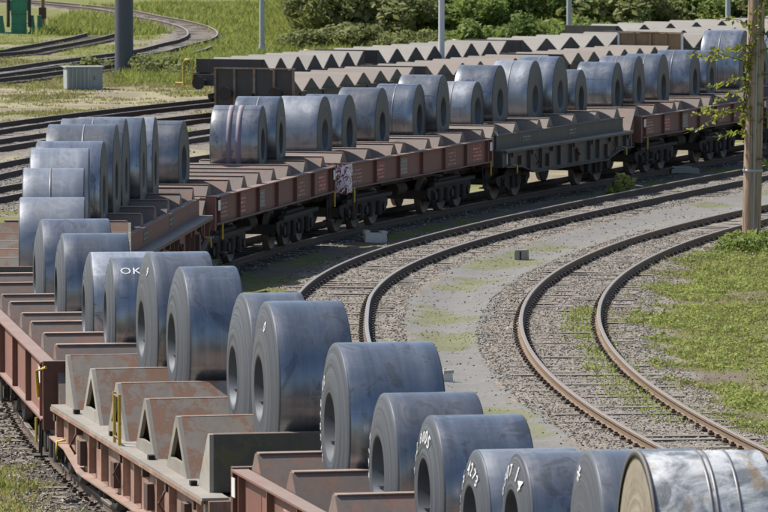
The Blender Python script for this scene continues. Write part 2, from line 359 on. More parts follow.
def masks(x, y):
    t = near_track(x, y)
    n1 = vnoise(x, y, 3.1, 1); n2 = vnoise(x, y, .9, 2); n3 = vnoise(x, y, 7.5, 3); n4 = vnoise(x, y, .38, 4); br = .42*n1+.25*n3+.2*n2+.13*n4
    gravel = 1-np.where((x < XA(y)) & (y < 130), sstep(.95, 1.6, t+(n2-.5)*.8), np.where((x > XA(y)) & (x < XB(y)) & (y < 190), sstep(1.05, 1.7, t+(n2-.5)*.8), np.where((x > XB(y)) & (x < XC(y)) & (y < 190), sstep(1.2, 1.75, t+(n2-.5)*.6), sstep(1.4, 2.2, t+(n2-.5)*.9))))
    cx = XC(y); bx = XB(y); ax = XA(y); s_c = np.sqrt(1+(XC(y+.5)-XC(y-.5))**2)
    rc = (x-cx)/s_c
    inr = (y > 40) & (y < 200)
    grass = np.where(inr & (rc > 1.0), sstep(.9, 2.4, rc+(n2-.5)*1.6)*sstep(.27, .60, br+sstep(84, 100, y)*.10+sstep(3,6,rc)*.06), 0)
    # path between the two inner tracks, with a mossy verge
    mid = inr & (x < cx) & (x > bx)
    path = np.where(mid, gravel*0+sstep(1.5, 2.3, np.minimum(cx-x, x-bx)/s_c+(n2-.5)*.5+.35), 0)
    grass = np.where(mid, sstep(.55, .7, br+.12*np.exp(-((x-bx)/s_c-2.0)**2/.5))*path*.5, grass)
    ab = inr & (x < bx) & (x > ax)
    grass = np.where(ab, sstep(.36, .58, br)*(1-gravel)*.85, grass)
    left = x < ax
    lf = left & (y < 150)
    grass = np.where(lf, sstep(.30, .58, br)*(1-gravel), grass)
    far = left & (y >= 140)
    grass = np.where(far, (1-gravel)*sstep(.42, .70, br+.14*sstep(222, 236, y)), grass)
    lush = (y > 235) & (x > -9.5-(y-235)*.02)
    grass = np.where(lush, np.maximum(grass, sstep(.2, .4, br+.25))*(1-gravel), grass)
    grass = np.where((y > 296) & (x > -14.5-(y-290)*.13), 1-gravel, grass)
    sand = np.where(far & ~lush, (1-gravel)*(.45+.55*sstep(.35, .6, n1)), 0)
    sand = np.where(lf, (1-gravel)*.5*sstep(.4, .6, n1), sand)
    sand = np.where(ab, (1-gravel)*sstep(.62, .74, n1)*.9, sand)
    return np.clip(gravel, 0, 1), np.clip(grass, 0, 1), np.clip(path, 0, 1), np.clip(sand, 0, 1), t
def gz(x, y):
    x = np.asarray(x, float); y = np.asarray(y, float)
    t = near_track(x, y)
    z = -.163+(vnoise(x, y, .55, 21)-.5)*.055*sstep(3, 1.2, t)-.09*sstep(1.3, 2.4, t)+(vnoise(x, y, 1.3, 5)-.5)*.06*sstep(1.3, 2, t)+(vnoise(x, y, 6, 6)-.5)*.10*sstep(2, 4, t)
    emb = sstep(-7.5, -1, x)*sstep(266, 292, y-np.clip(x-8, 0, 30)*.35)*4.2
    emb2 = sstep(345, 420, y)*6*sstep(-20,-8,x)
    return z+emb+emb2+emb*.12*(vnoise(x, y, 4, 8)-.5)
xs = np.unique(np.r_[-1800,-900,-450,-220,-120,-70,np.arange(-45,-24,1.5),np.arange(-24,26,.25),np.arange(26,48,1.5),70,120,220,450,900,1800])
ys = np.unique(np.r_[-700,-300,-100,-30,0,15,28,36,np.arange(42,215,.3),np.arange(215,372,.7),np.arange(372,420,4),450,520,650,900,1400,2200,3600])
GX, GY = np.meshgrid(xs, ys); gx = GX.ravel(); gy = GY.ravel()
V = np.c_[gx, gy, gz(gx, gy)]
nx, ny = len(xs), len(ys); I = np.arange(nx*ny).reshape(ny, nx)
F = np.stack([I[:-1,:-1].ravel(), I[:-1,1:].ravel(), I[1:,1:].ravel(), I[1:,:-1].ravel()], 1)
b = NB('ground'); v = b.obj()
def attr(n): x = b.n('ShaderNodeAttribute'); x.attribute_name = n; return x.outputs['Fac']
st = b.n('ShaderNodeTexVoronoi'); b.l(v, st.inputs[0]); st.inputs['Scale'].default_value = 26
st2 = b.n('ShaderNodeTexVoronoi'); b.l(v, st2.inputs[0]); st2.inputs['Scale'].default_value = 31
ncol = b.n('ShaderNodeSeparateColor'); b.l(st.outputs['Color'], ncol.inputs[0])
big = b.noise(v, .35, 4, .6); med = b.noise(v, 2.2, 5, .65); fin = b.noise(v, 16, 4, .7)
gr = b.ramp(ncol.outputs[0], [(0, (.12,.10,.08)), (.5, (.215,.19,.16)), (1, (.33,.305,.27))])
gr = b.mix(b.math('MULTIPLY', b.ramp(med, [(.35, 0), (.7, 1)]), .45), gr, (.17,.135,.10))
pa = b.mix(b.ramp(med, [(.3, 0), (.7, 1)]), (.165,.158,.146), (.21,.203,.19)); pa = b.mix(b.math('MULTIPLY', b.ramp(fin, [(.3, 0), (.75, 1)]), .5), pa, (.13,.122,.11))
di = b.mix(b.ramp(med, [(.3, 0), (.7, 1)]), (.115,.088,.06), (.20,.16,.12)); di = b.mix(b.math('MULTIPLY', fin, .45), di, (.09,.075,.055))
sa = b.mix(b.ramp(med, [(.3, 0), (.7, 1)]), (.255,.22,.145), (.315,.275,.185)); sa = b.mix(b.math('MULTIPLY', fin, .6), sa, (.19,.175,.085))
gg = b.mix(b.ramp(med, [(.3, 0), (.7, 1)]), (.125,.135,.035), (.20,.195,.06)); gg = b.mix(b.math('MULTIPLY', b.ramp(fin, [(.35, 0), (.7, 1)]), .6), gg, (.075,.085,.025))
def edge(f, lo=.3, hi=.62): return b.ramp(b.math('ADD', f, b.math('MULTIPLY', b.math('SUBTRACT', fin, .5), .55)), [(lo, 0), (hi, 1)])
gr = b.mix(b.math('MULTIPLY', attr('oil'), .8), gr, (.045,.038,.032)); c = b.mix(edge(attr('sand')), di, sa); c = b.mix(edge(attr('path')), c, pa); c = b.mix(edge(attr('gravel')), c, gr); c = b.mix(edge(attr('grass')), c, gg)
hgt = b.math('ADD', b.math('MULTIPLY', st.outputs['Distance'], b.math('MULTIPLY', attr('gravel'), -.9)), b.math('MULTIPLY', fin, .5))
hgt = b.math('ADD', hgt, b.math('MULTIPLY', b.math('MULTIPLY', st2.outputs['Distance'], -.3), b.math('SUBTRACT', 1.0, attr('path'))))
b.bump(hgt, .6, .035); b.done(c, .92, 0, .2)
me = np_mesh('ground', V, F, 'ground', True)
dark_ballast = np.where((gy > 40) & (gy < 200), 1-sstep(1.2, 1.9, np.abs(gx-XA(gy))+(vnoise(gx, gy, .8, 31)-.5)*.5), 0)  # darker ballast along the coil train track and the left tracks
tt = near_track(gx, gy); dark_ballast = np.maximum(dark_ballast, np.where((gx < XA(gy)-3) & (gy > 138), .42*(1-sstep(.9, 1.9, tt)), 0))
for nm, arr in zip(('gravel','grass','path','sand','oil'), masks(gx, gy)[:4]+(dark_ballast,)):
    a = me.attributes.new(nm, 'FLOAT', 'POINT'); a.data.foreach_set('value', arr.astype(np.float32))
tag(link('ground', me), kind='structure')

# ------------------------------------------------------------------ tracks
def sweep(prof, P, off, mb, mi=0):
    T = tangents(P); N = np.c_[T[:, 1], -T[:, 0]]; n = len(prof); m = len(P); o = len(mb.v)
    for i in range(m):
        for (a, z) in prof: mb.v.append((P[i,0]+N[i,0]*(off+a), P[i,1]+N[i,1]*(off+a), z))
    for i in range(m-1):
        for k in range(n):
            j = (k+1) % n; mb.f.append((o+i*n+k, o+i*n+j, o+(i+1)*n+j, o+(i+1)*n+k)); mb.mi.append(mi); mb.sm.append(False)
    mb.f.append(tuple(o+k for k in range(n-1, -1, -1))); mb.mi.append(mi); mb.sm.append(False)
    mb.f.append(tuple(o+(m-1)*n+k for k in range(n))); mb.mi.append(mi); mb.sm.append(False)
RAIL = [(-.036,0),(-.036,-.035),(-.012,-.05),(-.010,-.125),(-.072,-.142),(-.072,-.155),(.072,-.155),(.072,-.142),(.010,-.125),(.012,-.05),(.036,-.035),(.036,0),(.028,.006),(-.028,.006)]
sl_me = []
for i in range(6):
    m_ = MB(); L_ = 1.28+random.Random(i).uniform(-.04,.05); m_.prism_x([(-L_,-.30),(L_,-.30),(L_,-.165),(L_-.02,-.156),(-L_+.02,-.156),(-L_,-.165)], -.125, .125)
    sl_me.append(m_.mesh('sleeper', ['sleeper_wood']))
fm = MB()
for sd in (-1, 1):
    for q in (-1, 1):
        y = sd*.75+q*.115; fm.box(-.05, .05, y-.045, y+.04, -.155, -.115); fm.box(-.025, .025, y-.025, y+.025, -.115, -.085)
fast_me = fm.mesh('rail_fastening', ['rail_fastening'])
def track(P, label, rail, sl_range=None, spacing=.62, fasten=None, group='railway tracks in the yard'):
    r = empty('railway_track', (float(P[0,0]), float(P[0,1]), 0)); tag(r, label, 'track', group)
    o = np.array([P[0,0], P[0,1]]); Q = P-o
    for sd in (-1, 1):
        m_ = MB(); sweep(RAIL, Q, sd*.75, m_); m_.build('rail', rail, r)
    S = resample(Q, spacing); T = tangents(S); fv = []; k = 0; rd = random.Random(len(P))
    base = np.array([v_.co[:] for v_ in fast_me.vertices]); bf = np.array([p.vertices[:] for p in fast_me.polygons]); FV = []; FF = []
    for p, t in zip(S, T):
        yy = p[1]+o[1]
        if sl_range and not (sl_range[0] <= yy <= sl_range[1]): continue
        a = math.atan2(t[1], t[0])
        if k < 299:
            s_ = link('sleeper', sl_me[rd.randrange(6)], r, (p[0], p[1], rd.uniform(-.012,.006)), (0, 0, a+rd.uniform(-.02,.02))); k += 1
        if fasten and fasten[0] <= yy <= fasten[1]:
            ca, sa_ = math.cos(a), math.sin(a); q = base.copy(); q[:, 0], q[:, 1] = base[:, 0]*ca-base[:, 1]*sa_+p[0], base[:, 0]*sa_+base[:, 1]*ca+p[1]
            FF.append(bf+len(FV)*len(base)); FV.append(q)
    if FV:
        f_ = link('rail_fastening', np_mesh('rail_fastening', np.vstack(FV), np.vstack(FF), 'rail_fastening'), r); f_['kind'] = 'stuff'
    return r
track(polyline(XA, 34, 205), 'curved track under the loaded coil train', 'rail_dark', (44, 185), .62, (62, 100))
track(polyline(XB, 44, 190), 'curved dark-railed track next to the coil train, inside its bend', 'rail_dark', (95, 175), .60, (95, 150))
track(polyline(XC, 44, 185), 'innermost curved track with tan rails beside the green weeds', 'rail_tan', (60, 160), .60, (60, 150))
track(polyline(XI, 165, 270), 'outermost straight track along the sandy strip by the grey cabinet', 'rail_dark', (180, 250))
track(polyline(XII, 155, 262), 'track carrying the farther empty wagons with yellow handles', 'rail_dark', (170, 225))
track(polyline(XIII, 145, 245), 'track carrying the nearer empty wagons with the black bulkhead', 'rail_dark', (155, 215))
track(polyline(XIV, 135, 215), 'track at the left edge closest behind the coil train', 'rail_dark', (145, 200))
LP = catmull(LOOP_IN, 1.0); Tn = tangents(LP); LPc = LP+np.c_[Tn[:,1], -Tn[:,0]]*.78
track(LPc, 'far hairpin loop track curving back behind the thick grey column', 'rail_dark', None, .75)
track(catmull([(-24,251),(-17.7,267.2),(-16.75,273),(-15.8,280.5),(-14.9,289),(-14.4,297)], 1.0), 'short far track ending in front of the green machine', 'rail_dark', None, .75)
track(catmull([(-22,215),(-15.9,236),(-14.6,241.5),(-13.2,247.5),(-11.2,256),(-9.4,268),(-8.9,276)], 1.0), 'far track passing behind the grey ribbed cabinet', 'rail_dark', None, .75)

# ballast stones (real stones, uncountable)
def scatter_stones(n, region, size, seed, mat, name, label):
    rg = np.random.default_rng(seed); x, y, s = region(rg, n); k = len(x)
    base = np.array([(1,0,0),(-.9,.1,0),(0,1,0),(.1,-1,.1),(.1,0,.75),(0,.1,-.75)])
    tri = np.array([(0,2,4),(2,1,4),(1,3,4),(3,0,4),(2,0,5),(1,2,5),(3,1,5),(0,3,5)])
    sc = (size[0]+(size[1]-size[0])*rg.random(k)**2)[:, None, None]*np.stack([rg.uniform(.6,1.3,(k,1)), rg.uniform(.6,1.3,(k,1)), rg.uniform(.5,1,(k,1))], 2)
    jit = base[None]+rg.normal(0, .22, (k, 6, 3)); a = rg.random(k)*6.283
    P = jit*sc; X = P[...,0]*np.cos(a)[:,None]-P[...,1]*np.sin(a)[:,None]; Y = P[...,0]*np.sin(a)[:,None]+P[...,1]*np.cos(a)[:,None]
    Vv = np.stack([X+x[:,None], Y+y[:,None], P[...,2]+(gz(x, y)+.4*sc[:,0,2])[:,None]], 2).reshape(-1, 3)
    Ff = (tri[None]+(np.arange(k)*6)[:,None,None]).reshape(-1, 3)
    return tag(link(name, np_mesh(name, Vv, Ff, mat)), label, 'ballast', kind='stuff')
b = NB('ballast_stone'); v = b.obj(); vo = b.n('ShaderNodeTexVoronoi'); b.l(v, vo.inputs[0]); vo.inputs['Scale'].default_value = 14
sc_ = b.n('ShaderNodeSeparateColor'); b.l(vo.outputs['Color'], sc_.inputs[0])
c = b.ramp(sc_.outputs[0], [(0, (.11,.095,.08)), (.5, (.205,.18,.152)), (.85, (.30,.275,.245)), (1, (.42,.40,.37))]); b.done(c, .9, 0, .2)
def along(fn, y0, y1, lo, hi, bias=1.0):
    def reg(rg, n):
        y = y0+(y1-y0)*rg.random(n)**bias; o = rg.uniform(lo, hi, n); s = fn(y+.5)-fn(y-.5); q = np.sqrt(1+s*s)
        return fn(y)+o/q, y-o*s/q, None
    return reg
def stone_union(regs):
    def reg(rg, n):
        X = []; Y = []
        for f_, k in regs: x, y, _ = f_(rg, k); X.append(x); Y.append(y)
        return np.concatenate(X), np.concatenate(Y), None
    return reg
scatter_stones(0, stone_union([(along(XC, 66, 140, -1.6, 1.8), 44000), (along(XB, 92, 165, -1.7, 1.5), 28000), (along(XC, 66, 135, 1.6, 5.0), 6000), (along(XC, 75, 150, -4.0, -1.6), 2200)]),
    (.012, .032), 3, 'ballast_stone', 'ballast', 'loose grey ballast stones along the two curved tracks on the right')
scatter_stones(0, stone_union([(along(XA, 62, 100, -1.75, -.5), 6000), (along(XA, 98, 175, .6, 1.5), 2500), (along(XA, 62, 95, -3.5, -1.5), 700), (along(XIV, 146, 170, -2.2, 2.2), 4000), (along(XIII, 155, 180, -2.2, 2.2), 4000)]),
    (.018, .05), 4, 'ballast_stone', 'ballast', 'darker ballast stones beside the coil train track at the left')

# grass and weeds (uncountable)
def scatter_blades(reg, n, hgt, wid, per, seed, mat, name, label, mask=True, dens_pow=1.0, spread=.12, thr=.25):
    rg = np.random.default_rng(seed); x, y, _ = reg(rg, n)
    if mask:
        g = masks(x, y)[1]; keep = rg.random(len(x)) < np.clip((g-thr)/(1-thr), 0, 1)**dens_pow; x = x[keep]; y = y[keep]
    x = np.repeat(x, per)+rg.normal(0, spread, len(x)*per); y = np.repeat(y, per)+rg.normal(0, spread, len(y)*per); k = len(x); z = gz(x, y)-.01
    a = rg.random(k)*6.283; h = rg.uniform(hgt[0], hgt[1], k)*(.6+.8*vnoise(x, y, 1.4, 11)); wd = rg.uniform(wid[0], wid[1], k); ln = rg.uniform(.1, .9, k)*h; la = a+rg.normal(0, 1.2, k)
    bx_, by_ = np.cos(a)*wd, np.sin(a)*wd; tx, ty = np.cos(la)*ln, np.sin(la)*ln
    p0 = np.c_[x-bx_, y-by_, z]; p1 = np.c_[x+bx_, y+by_, z]; p2 = np.c_[x+bx_*.9+tx*.45, y+by_*.9+ty*.45, z+h*.6]; p3 = np.c_[x+tx, y+ty, z+h]
    Vv = np.stack([p0, p1, p2, p3], 1).reshape(-1, 3); Ff = (np.arange(k)*4)[:, None]+np.array([[0,1,2,3]])
    return tag(link(name, np_mesh(name, Vv, Ff, mat)), label, 'grass', kind='stuff')
def leafy(reg, n, per, seed, mat, name, label, thr=.3, rad=(.10,.30), lf=(.022,.05)):
    rg = np.random.default_rng(seed); x, y, _ = reg(rg, n); g = masks(x, y)[1]; keep = rg.random(len(x)) < np.clip((g-thr)/(1-thr), 0, 1); x = x[keep]; y = y[keep]
    k = len(x); r_ = rg.uniform(rad[0], rad[1], k); X = np.repeat(x, per); Y = np.repeat(y, per); Q = np.repeat(r_, per); m = len(X)
    d = rg.normal(0, 1, (m, 3)); d /= np.linalg.norm(d, axis=1)[:, None]; d[:, 2] = np.abs(d[:, 2]); q = rg.random(m)**.5
    P = np.c_[X+d[:, 0]*Q*q, Y+d[:, 1]*Q*q, gz(X, Y)+.01+d[:, 2]*Q*q*.55]
    a = rg.normal(0, 1, (m, 3)); a[:, 2] *= .5; a /= np.linalg.norm(a, axis=1)[:, None]; nn = d+rg.normal(0, .5, (m, 3)); nn[:, 2] += .5; b_ = np.cross(nn, a); b_ /= np.linalg.norm(b_, axis=1)[:, None]
    s_ = rg.uniform(lf[0], lf[1], m)[:, None]
    Vv = np.stack([P-a*s_, P+b_*s_*.5, P+a*s_, P-b_*s_*.5], 1).reshape(-1, 3)
    return tag(link(name, np_mesh(name, Vv, (np.arange(m)*4)[:, None]+np.array([[0,1,2,3]]), mat)), label, 'weeds', kind='stuff')
def rect(x0, x1, y0, y1):
    def reg(rg, n): return rg.uniform(x0, x1, n), rg.uniform(y0, y1, n), None
    return reg
scatter_blades(along(XC, 72, 150, .9, 9.5), 14000, (.02,.085), (.012,.03), 6, 11, 'weed_green', 'weeds', 'low bright green weeds covering the ground right of the tan rails', thr=.3, dens_pow=1.3)
leafy(along(XC, 68, 150, .9, 8.5), 5200, 16, 35, 'grass_green', 'sparse_weeds', 'thin yellowish weeds spreading into the ballast right of the tan rails', thr=-.25, rad=(.05,.16), lf=(.012,.03))
leafy(along(XC, 72, 150, .9, 9.5), 4600, 34, 33, 'weed_green', 'leafy_weeds', 'lumpy leafy weeds right of the tan rails', thr=.3)
scatter_blades(along(XC, 72, 150, .9, 9.5), 26000, (.02,.10), (.006,.014), 6, 31, 'grass_dry', 'dry_grass', 'dry straw tufts mixed into the weeds right of the tan rails', thr=.05)
scatter_blades(along(XC, 92, 116, .15, .85), 420, (.03,.09), (.012,.028), 6, 12, 'weed_green', 'weeds', 'weeds sprouting between the tan rails', mask=False, spread=.14)
scatter_blades(stone_union([(along(XB, 92, 170, 1.6, 4.5), 5000), (along(XA, 105, 175, 1.8, 6), 8000)]), 0, (.012,.045), (.008,.018), 5, 13, 'grass_green', 'moss_grass', 'mossy green tufts along the grey gravel path', thr=.25)
scatter_blades(along(XA, 62, 100, -6, -1.1), 14000, (.03,.10), (.008,.02), 6, 14, 'grass_dry', 'dry_grass', 'dry brownish grass at the bottom left corner', thr=.15)
scatter_blades(along(XA, 62, 100, -6, -1.1), 5500, (.03,.14), (.01,.022), 6, 15, 'grass_green', 'grass', 'green tufts in the dry grass at the bottom left corner', thr=.5)
scatter_blades(rect(-24, -4, 185, 262), 26000, (.03,.12), (.015,.035), 5, 16, 'grass_dry', 'dry_grass', 'straw coloured dry grass on the strip between the left tracks', thr=.02)
scatter_blades(rect(-24, -4, 185, 300), 9000, (.04,.16), (.015,.035), 5, 17, 'grass_green', 'grass', 'green grass patches around the far loop tracks', thr=.45)
scatter_blades(rect(-11, 30, 236, 300), 38000, (.10,.36), (.016,.042), 6, 18, 'grass_green', 'tall_grass', 'tall bright green grass on the bank behind the empty wagons', thr=.3, spread=.25)
scatter_blades(rect(-18, 10, 300, 355), 14000, (.15,.5), (.03,.06), 6, 19, 'grass_green', 'tall_grass', 'far green grass slope at the top of the picture', thr=.3, spread=.3)

# ------------------------------------------------------------------ wagons
def wheel_mesh():
    m_ = MB(); m_.lathe_y([(.06,.09),(.15,.085),(.16,.03),(.36,.02),(.40,.065),(.455,.065),(.46,-.035),(.485,-.045),(.485,-.07),(.40,-.07),(.36,-.02),(.16,-.02),(.15,-.06),(.06,-.07)], 28)
    return m_.mesh('wheel', ['wheel_steel'])
WHEEL = wheel_mesh()
bm_ = MB()
for sd in (-1, 1):
    y0, y1 = (1.0, 1.05) if sd > 0 else (-1.05, -1.0)
    bm_.prism_y([(-1.45,.50),(-1.2,.36),(-.62,.36),(-.42,.26),(.42,.26),(.62,.36),(1.2,.36),(1.45,.50),(1.45,.62),(.75,.66),(.5,.80),(-.5,.80),(-.75,.66),(-1.45,.62)], y0, y1)
    for q in (-.18, .18): bm_.tube([(q, sd*1.08, .30), (q, sd*1.08, .60)], .075, 10)
bm_.box(-.3, .3, -1.0, 1.0, .50, .78)
for q in (-1.40, 1.40): bm_.box(q-.05, q+.05, -1.0, 1.0, .46, .58)
for q in (-.9, .9): bm_.tube([(q, -.8, .46), (q, .8, .46)], .07, 10)
BOGIE = bm_.mesh('bogie', ['underframe'])
ax_ = MB(); ax_.box(-.14,.14,-.06,.10,.33,.60); ax_.tube([(0,.10,.46),(0,.15,.46)], .11, 12); AXBOX = ax_.mesh('axle_box', ['underframe'])
bf_ = MB(); bf_.tube([(0,0,0),(.34,0,0)], .11, 14); bf_.tube([(.34,0,0),(.50,0,0)], .075, 12); bf_.tube([(.50,0,0),(.535,0,0)], .235, 20); BUFFER = bf_.mesh('buffer', ['underframe'])
hk_ = MB(); hk_.box(0,.30,-.03,.03,-.05,.05); hk_.box(.24,.34,-.03,.03,-.12,.10); hk_.tube([(.3,.05,-.02),(.36,.05,-.2),(.3,.0,-.36),(.24,-.05,-.2),(.3,-.05,-.02)], .022, 6); HOOK = hk_.mesh('draw_hook', ['underframe'])

b3 = MB()
for sd in (-1, 1):
    y0, y1 = (1.0, 1.05) if sd > 0 else (-1.05, -1.0)
    b3.prism_y([(-2.0,.48),(-1.75,.34),(1.75,.34),(2.0,.48),(2.0,.66),(1.4,.72),(.9,.86),(-.9,.86),(-1.4,.72),(-2.0,.66)], y0, y1)
    for q in (-1.1,-.4,.4,1.1): b3.tube([(q, sd*1.08, .28), (q, sd*1.08, .62)], .08, 10)
    b3.box(-1.9, 1.9, min(sd*1.06, sd*1.2), max(sd*1.06, sd*1.2), .72, .80)
b3.box(-1.2, 1.2, -1.0, 1.0, .52, .86)
for q in (-1.95, 1.95): b3.box(q-.05, q+.05, -1.0, 1.0, .40, .62)
for q in (-1.5, 0, 1.5): b3.tube([(q, -.8, .46), (q, .8, .46)], .07, 10)
BOGIE3 = b3.mesh('bogie', ['underframe'])
def running_gear(r, L, axles=2):
    for sx in (-1, 1):
        bo = link('bogie', BOGIE if axles == 2 else BOGIE3, r, (sx*(L/2-(2.15 if axles == 2 else 2.75)), 0, 0))
        for q in ((-.9, .9) if axles == 2 else (-1.5, 0, 1.5)):
            for sd in (-1, 1):
                link('wheel', WHEEL, bo, (q, sd*.76, .463), (0, 0, 0 if sd > 0 else math.pi))
                link('axle_box', AXBOX, bo, (q, sd*.99, 0), (0, 0, 0 if sd > 0 else math.pi))
        for sd in (-1, 1): link('buffer', BUFFER, r, (sx*L/2, sd*.875, 1.06), (0, 0, 0 if sx > 0 else math.pi))
        link('draw_hook', HOOK, r, (sx*L/2, 0, 1.0), (0, 0, 0 if sx > 0 else math.pi))
    m_ = MB(); m_.box(-L/2+.1, L/2-.1, -.28, .28, .72, 1.12)
    for q in np.linspace(-L/2+1, L/2-1, 5): m_.box(q-.05, q+.05, -1.2, 1.2, .98, 1.14)
    m_.build('centre_sill', 'underframe', r)
    m_ = MB(); m_.tube([(-.9,.62,.70),(.5,.62,.70)], .19, 14); m_.build('brake_reservoir', 'underframe', r)
    m_ = MB(); m_.tube([(.2,-.60,.72),(1.0,-.60,.72)], .16, 14); m_.tube([(1.0,-.60,.72),(2.0,-.5,.66)], .03, 6); m_.build('brake_cylinder', 'underframe', r)

def saddle(r, x, zb, zt, hw, mat, top_mat=None, hollow=False, cheek=None, half=0, slope=.97, half2=0):
    """one transverse V ridge: two 45 degree plates with a folded top edge"""
    h = zt-zb; tw = .07; bw = tw+h*slope; x0, x1 = -bw, bw
    if half2 > 0: x0 = -.075
    if half2 < 0: x1 = .075
    if half > 0: x0 = -.05
    if half < 0: x1 = .05
    m_ = MB(); t = .03
    if not hollow:
        m_.prism_y([(x0,zb),(x1,zb),(tw if x1 > .1 else x1, zt),(-tw if x0 < -.1 else x0, zt)], -hw, hw)
    else:
        e = .05
        if half >= 0: m_.prism_y([(bw-t,zb),(bw,zb),(tw,zt),(tw-t*1.2,zt-.012)], -hw+e, hw-e)
        if half <= 0: m_.prism_y([(-bw,zb),(-bw+t,zb),(-tw+t*1.2,zt-.012),(-tw,zt)], -hw+e, hw-e)
        m_.box(-tw if half <= 0 else -.02, tw if half >= 0 else .02, -hw+e, hw-e, zt-.014, zt+.004)
    s_ = m_.build('saddle', mat, r, (x, 0, 0))
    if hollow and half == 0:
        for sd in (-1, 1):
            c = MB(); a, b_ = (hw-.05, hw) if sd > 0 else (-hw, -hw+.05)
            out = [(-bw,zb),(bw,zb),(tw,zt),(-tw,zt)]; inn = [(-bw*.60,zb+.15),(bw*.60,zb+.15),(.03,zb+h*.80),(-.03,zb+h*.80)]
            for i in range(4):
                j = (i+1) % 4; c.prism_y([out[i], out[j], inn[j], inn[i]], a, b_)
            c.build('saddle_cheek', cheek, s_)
            c = MB(); a, b_ = sorted((sd*(hw-.42), sd*(hw-.40))); c.prism_y([(-bw+.06,zb+.002),(bw-.06,zb+.002),(tw-.02,zt-.06),(-tw+.02,zt-.06)], a, b_); c.build('inner_plate', 'inner_black', s_)  # added black sheet, paints the shade seen through the cheek hole
    elif hollow:
        for sd in (-1, 1):
            c = MB(); a, b_ = (hw-.05, hw) if sd > 0 else (-hw, -hw+.05)
            c.prism_y([(x0,zb),(x1,zb),(tw if x1 > .1 else x1,zt),(-tw if x0 < -.1 else x0,zt)], a, b_); c.build('saddle_cheek', cheek, s_)
        q = MB(); xx = -.055 if half > 0 else .025; q.box(xx, xx+.03, -hw+.05, hw-.05, zb, zt); q.build('end_plate', 'wagon_endplate', s_)
    if top_mat:
        q = MB(); q.box(-tw-.012, tw+.012, -hw+.02, hw-.02, zt+.002, zt+.016); q.build('top_strip', top_mat, s_)
    return s_

def hand_rail(r, pts, mat='yellow_paint', rad=.022, name='hand_rail'):
    m_ = MB(); m_.tube(pts, rad, 6); return m_.build(name, mat, r)

def wagon_beam(r, L, ridges, zb, zt, zr, body, end, sadm, lett, seed, marks=True, brown=False):
    rd = random.Random(seed)
    for sd in (-1, 1):
        y = sd*1.36
        prof = [(-.10,zb),(.10,zb),(.10,zb+.03),(.012,zb+.035),(.012,zt-.03),(.10,zt-.025),(.10,zt),(-.10,zt),(-.10,zt-.025),(-.012,zt-.03),(-.012,zb+.035),(-.10,zb+.03)]
        m_ = MB(); m_.prism_x(prof, -L/2+.12, L/2-.12); bo = m_.build('side_beam', body, r, (0, y, 0))
        n = 7
        for k in range(n):
            xx = -L/2+.5+(L-1.0)*k/(n-1); q = MB(); q.box(xx-.012, xx+.012, .012*sd if sd > 0 else -.09, .09 if sd > 0 else -.012, zb+.035, zt-.03); q.build('rib', body, bo)
        for k, (fx, wl) in enumerate(((-.42,.9),(-.27,.7),(-.12,.8),(.22,.7),(.40,.8))):
            q = MB(); hh = (zt-zb)*.62; zc = (zb+zt)/2; o_ = .013*sd
            q.box(fx*L-wl/2, fx*L+wl/2, min(o_, o_+.004*sd), max(o_, o_+.004*sd), zc-hh/2, zc+hh/2)
            q.build('lettering_panel', lett[k % len(lett)], bo)
    m_ = MB(); m_.box(-L/2+.2, L/2-.2, -1.25, 1.25, zb+.12, zb+.20); m_.build('deck', 'saddle_red', r)
    for sx in (-1, 1):
        m_ = MB(); x0, x1 = sorted((sx*(L/2-.12), sx*L/2)); m_.box(x0, x1, -1.44, 1.44, zb-.12, zt+.02)
        for q in (-1.1, -.35, .35, 1.1): m_.box(min(sx*L/2, sx*(L/2+.05)), max(sx*L/2, sx*(L/2+.05)), q-.03, q+.03, zb-.1, zt)
        m_.build('headstock', end, r)
        for sd in (-1, 1):
            hand_rail(r, [(sx*(L/2-.45), sd*1.50, zb-.32), (sx*(L/2-.45), sd*1.50, zb+.02)], 'yellow_paint', .02, 'shunting_handle')
            m_ = MB(); m_.box(sx*(L/2-.75)-.18, sx*(L/2-.75)+.18, sd*1.42-.1, sd*1.42+.1, .46, .49); m_.tube([(sx*(L/2-.75)-.15, sd*1.42, .47), (sx*(L/2-.75)-.15, sd*1.40, zb)], .015, 5); m_.tube([(sx*(L/2-.75)+.15, sd*1.42, .47), (sx*(L/2-.75)+.15, sd*1.40, zb)], .015, 5)
            m_.build('step', 'underframe', r)
            m_ = MB(); m_.box(sx*(L/2-.30)-.10, sx*(L/2-.30)+.10, sd*1.465-.005, sd*1.465+.005, zt-.30, zt-.08); m_.build('label_plate', 'white_paint', r)
    for x in ridges:
        saddle(r, x, zb+.20, zr, 1.24, sadm, 'saddle_edge')
    running_gear(r, L, 3)
    for sd in (-1, 1):
        m_ = MB(); m_.box(-L/2+.5, L/2-.5, min(sd*.9, sd*.98), max(sd*.9, sd*.98), zb-.16, zb-.002); m_.build('inner_sill', 'underframe', r)

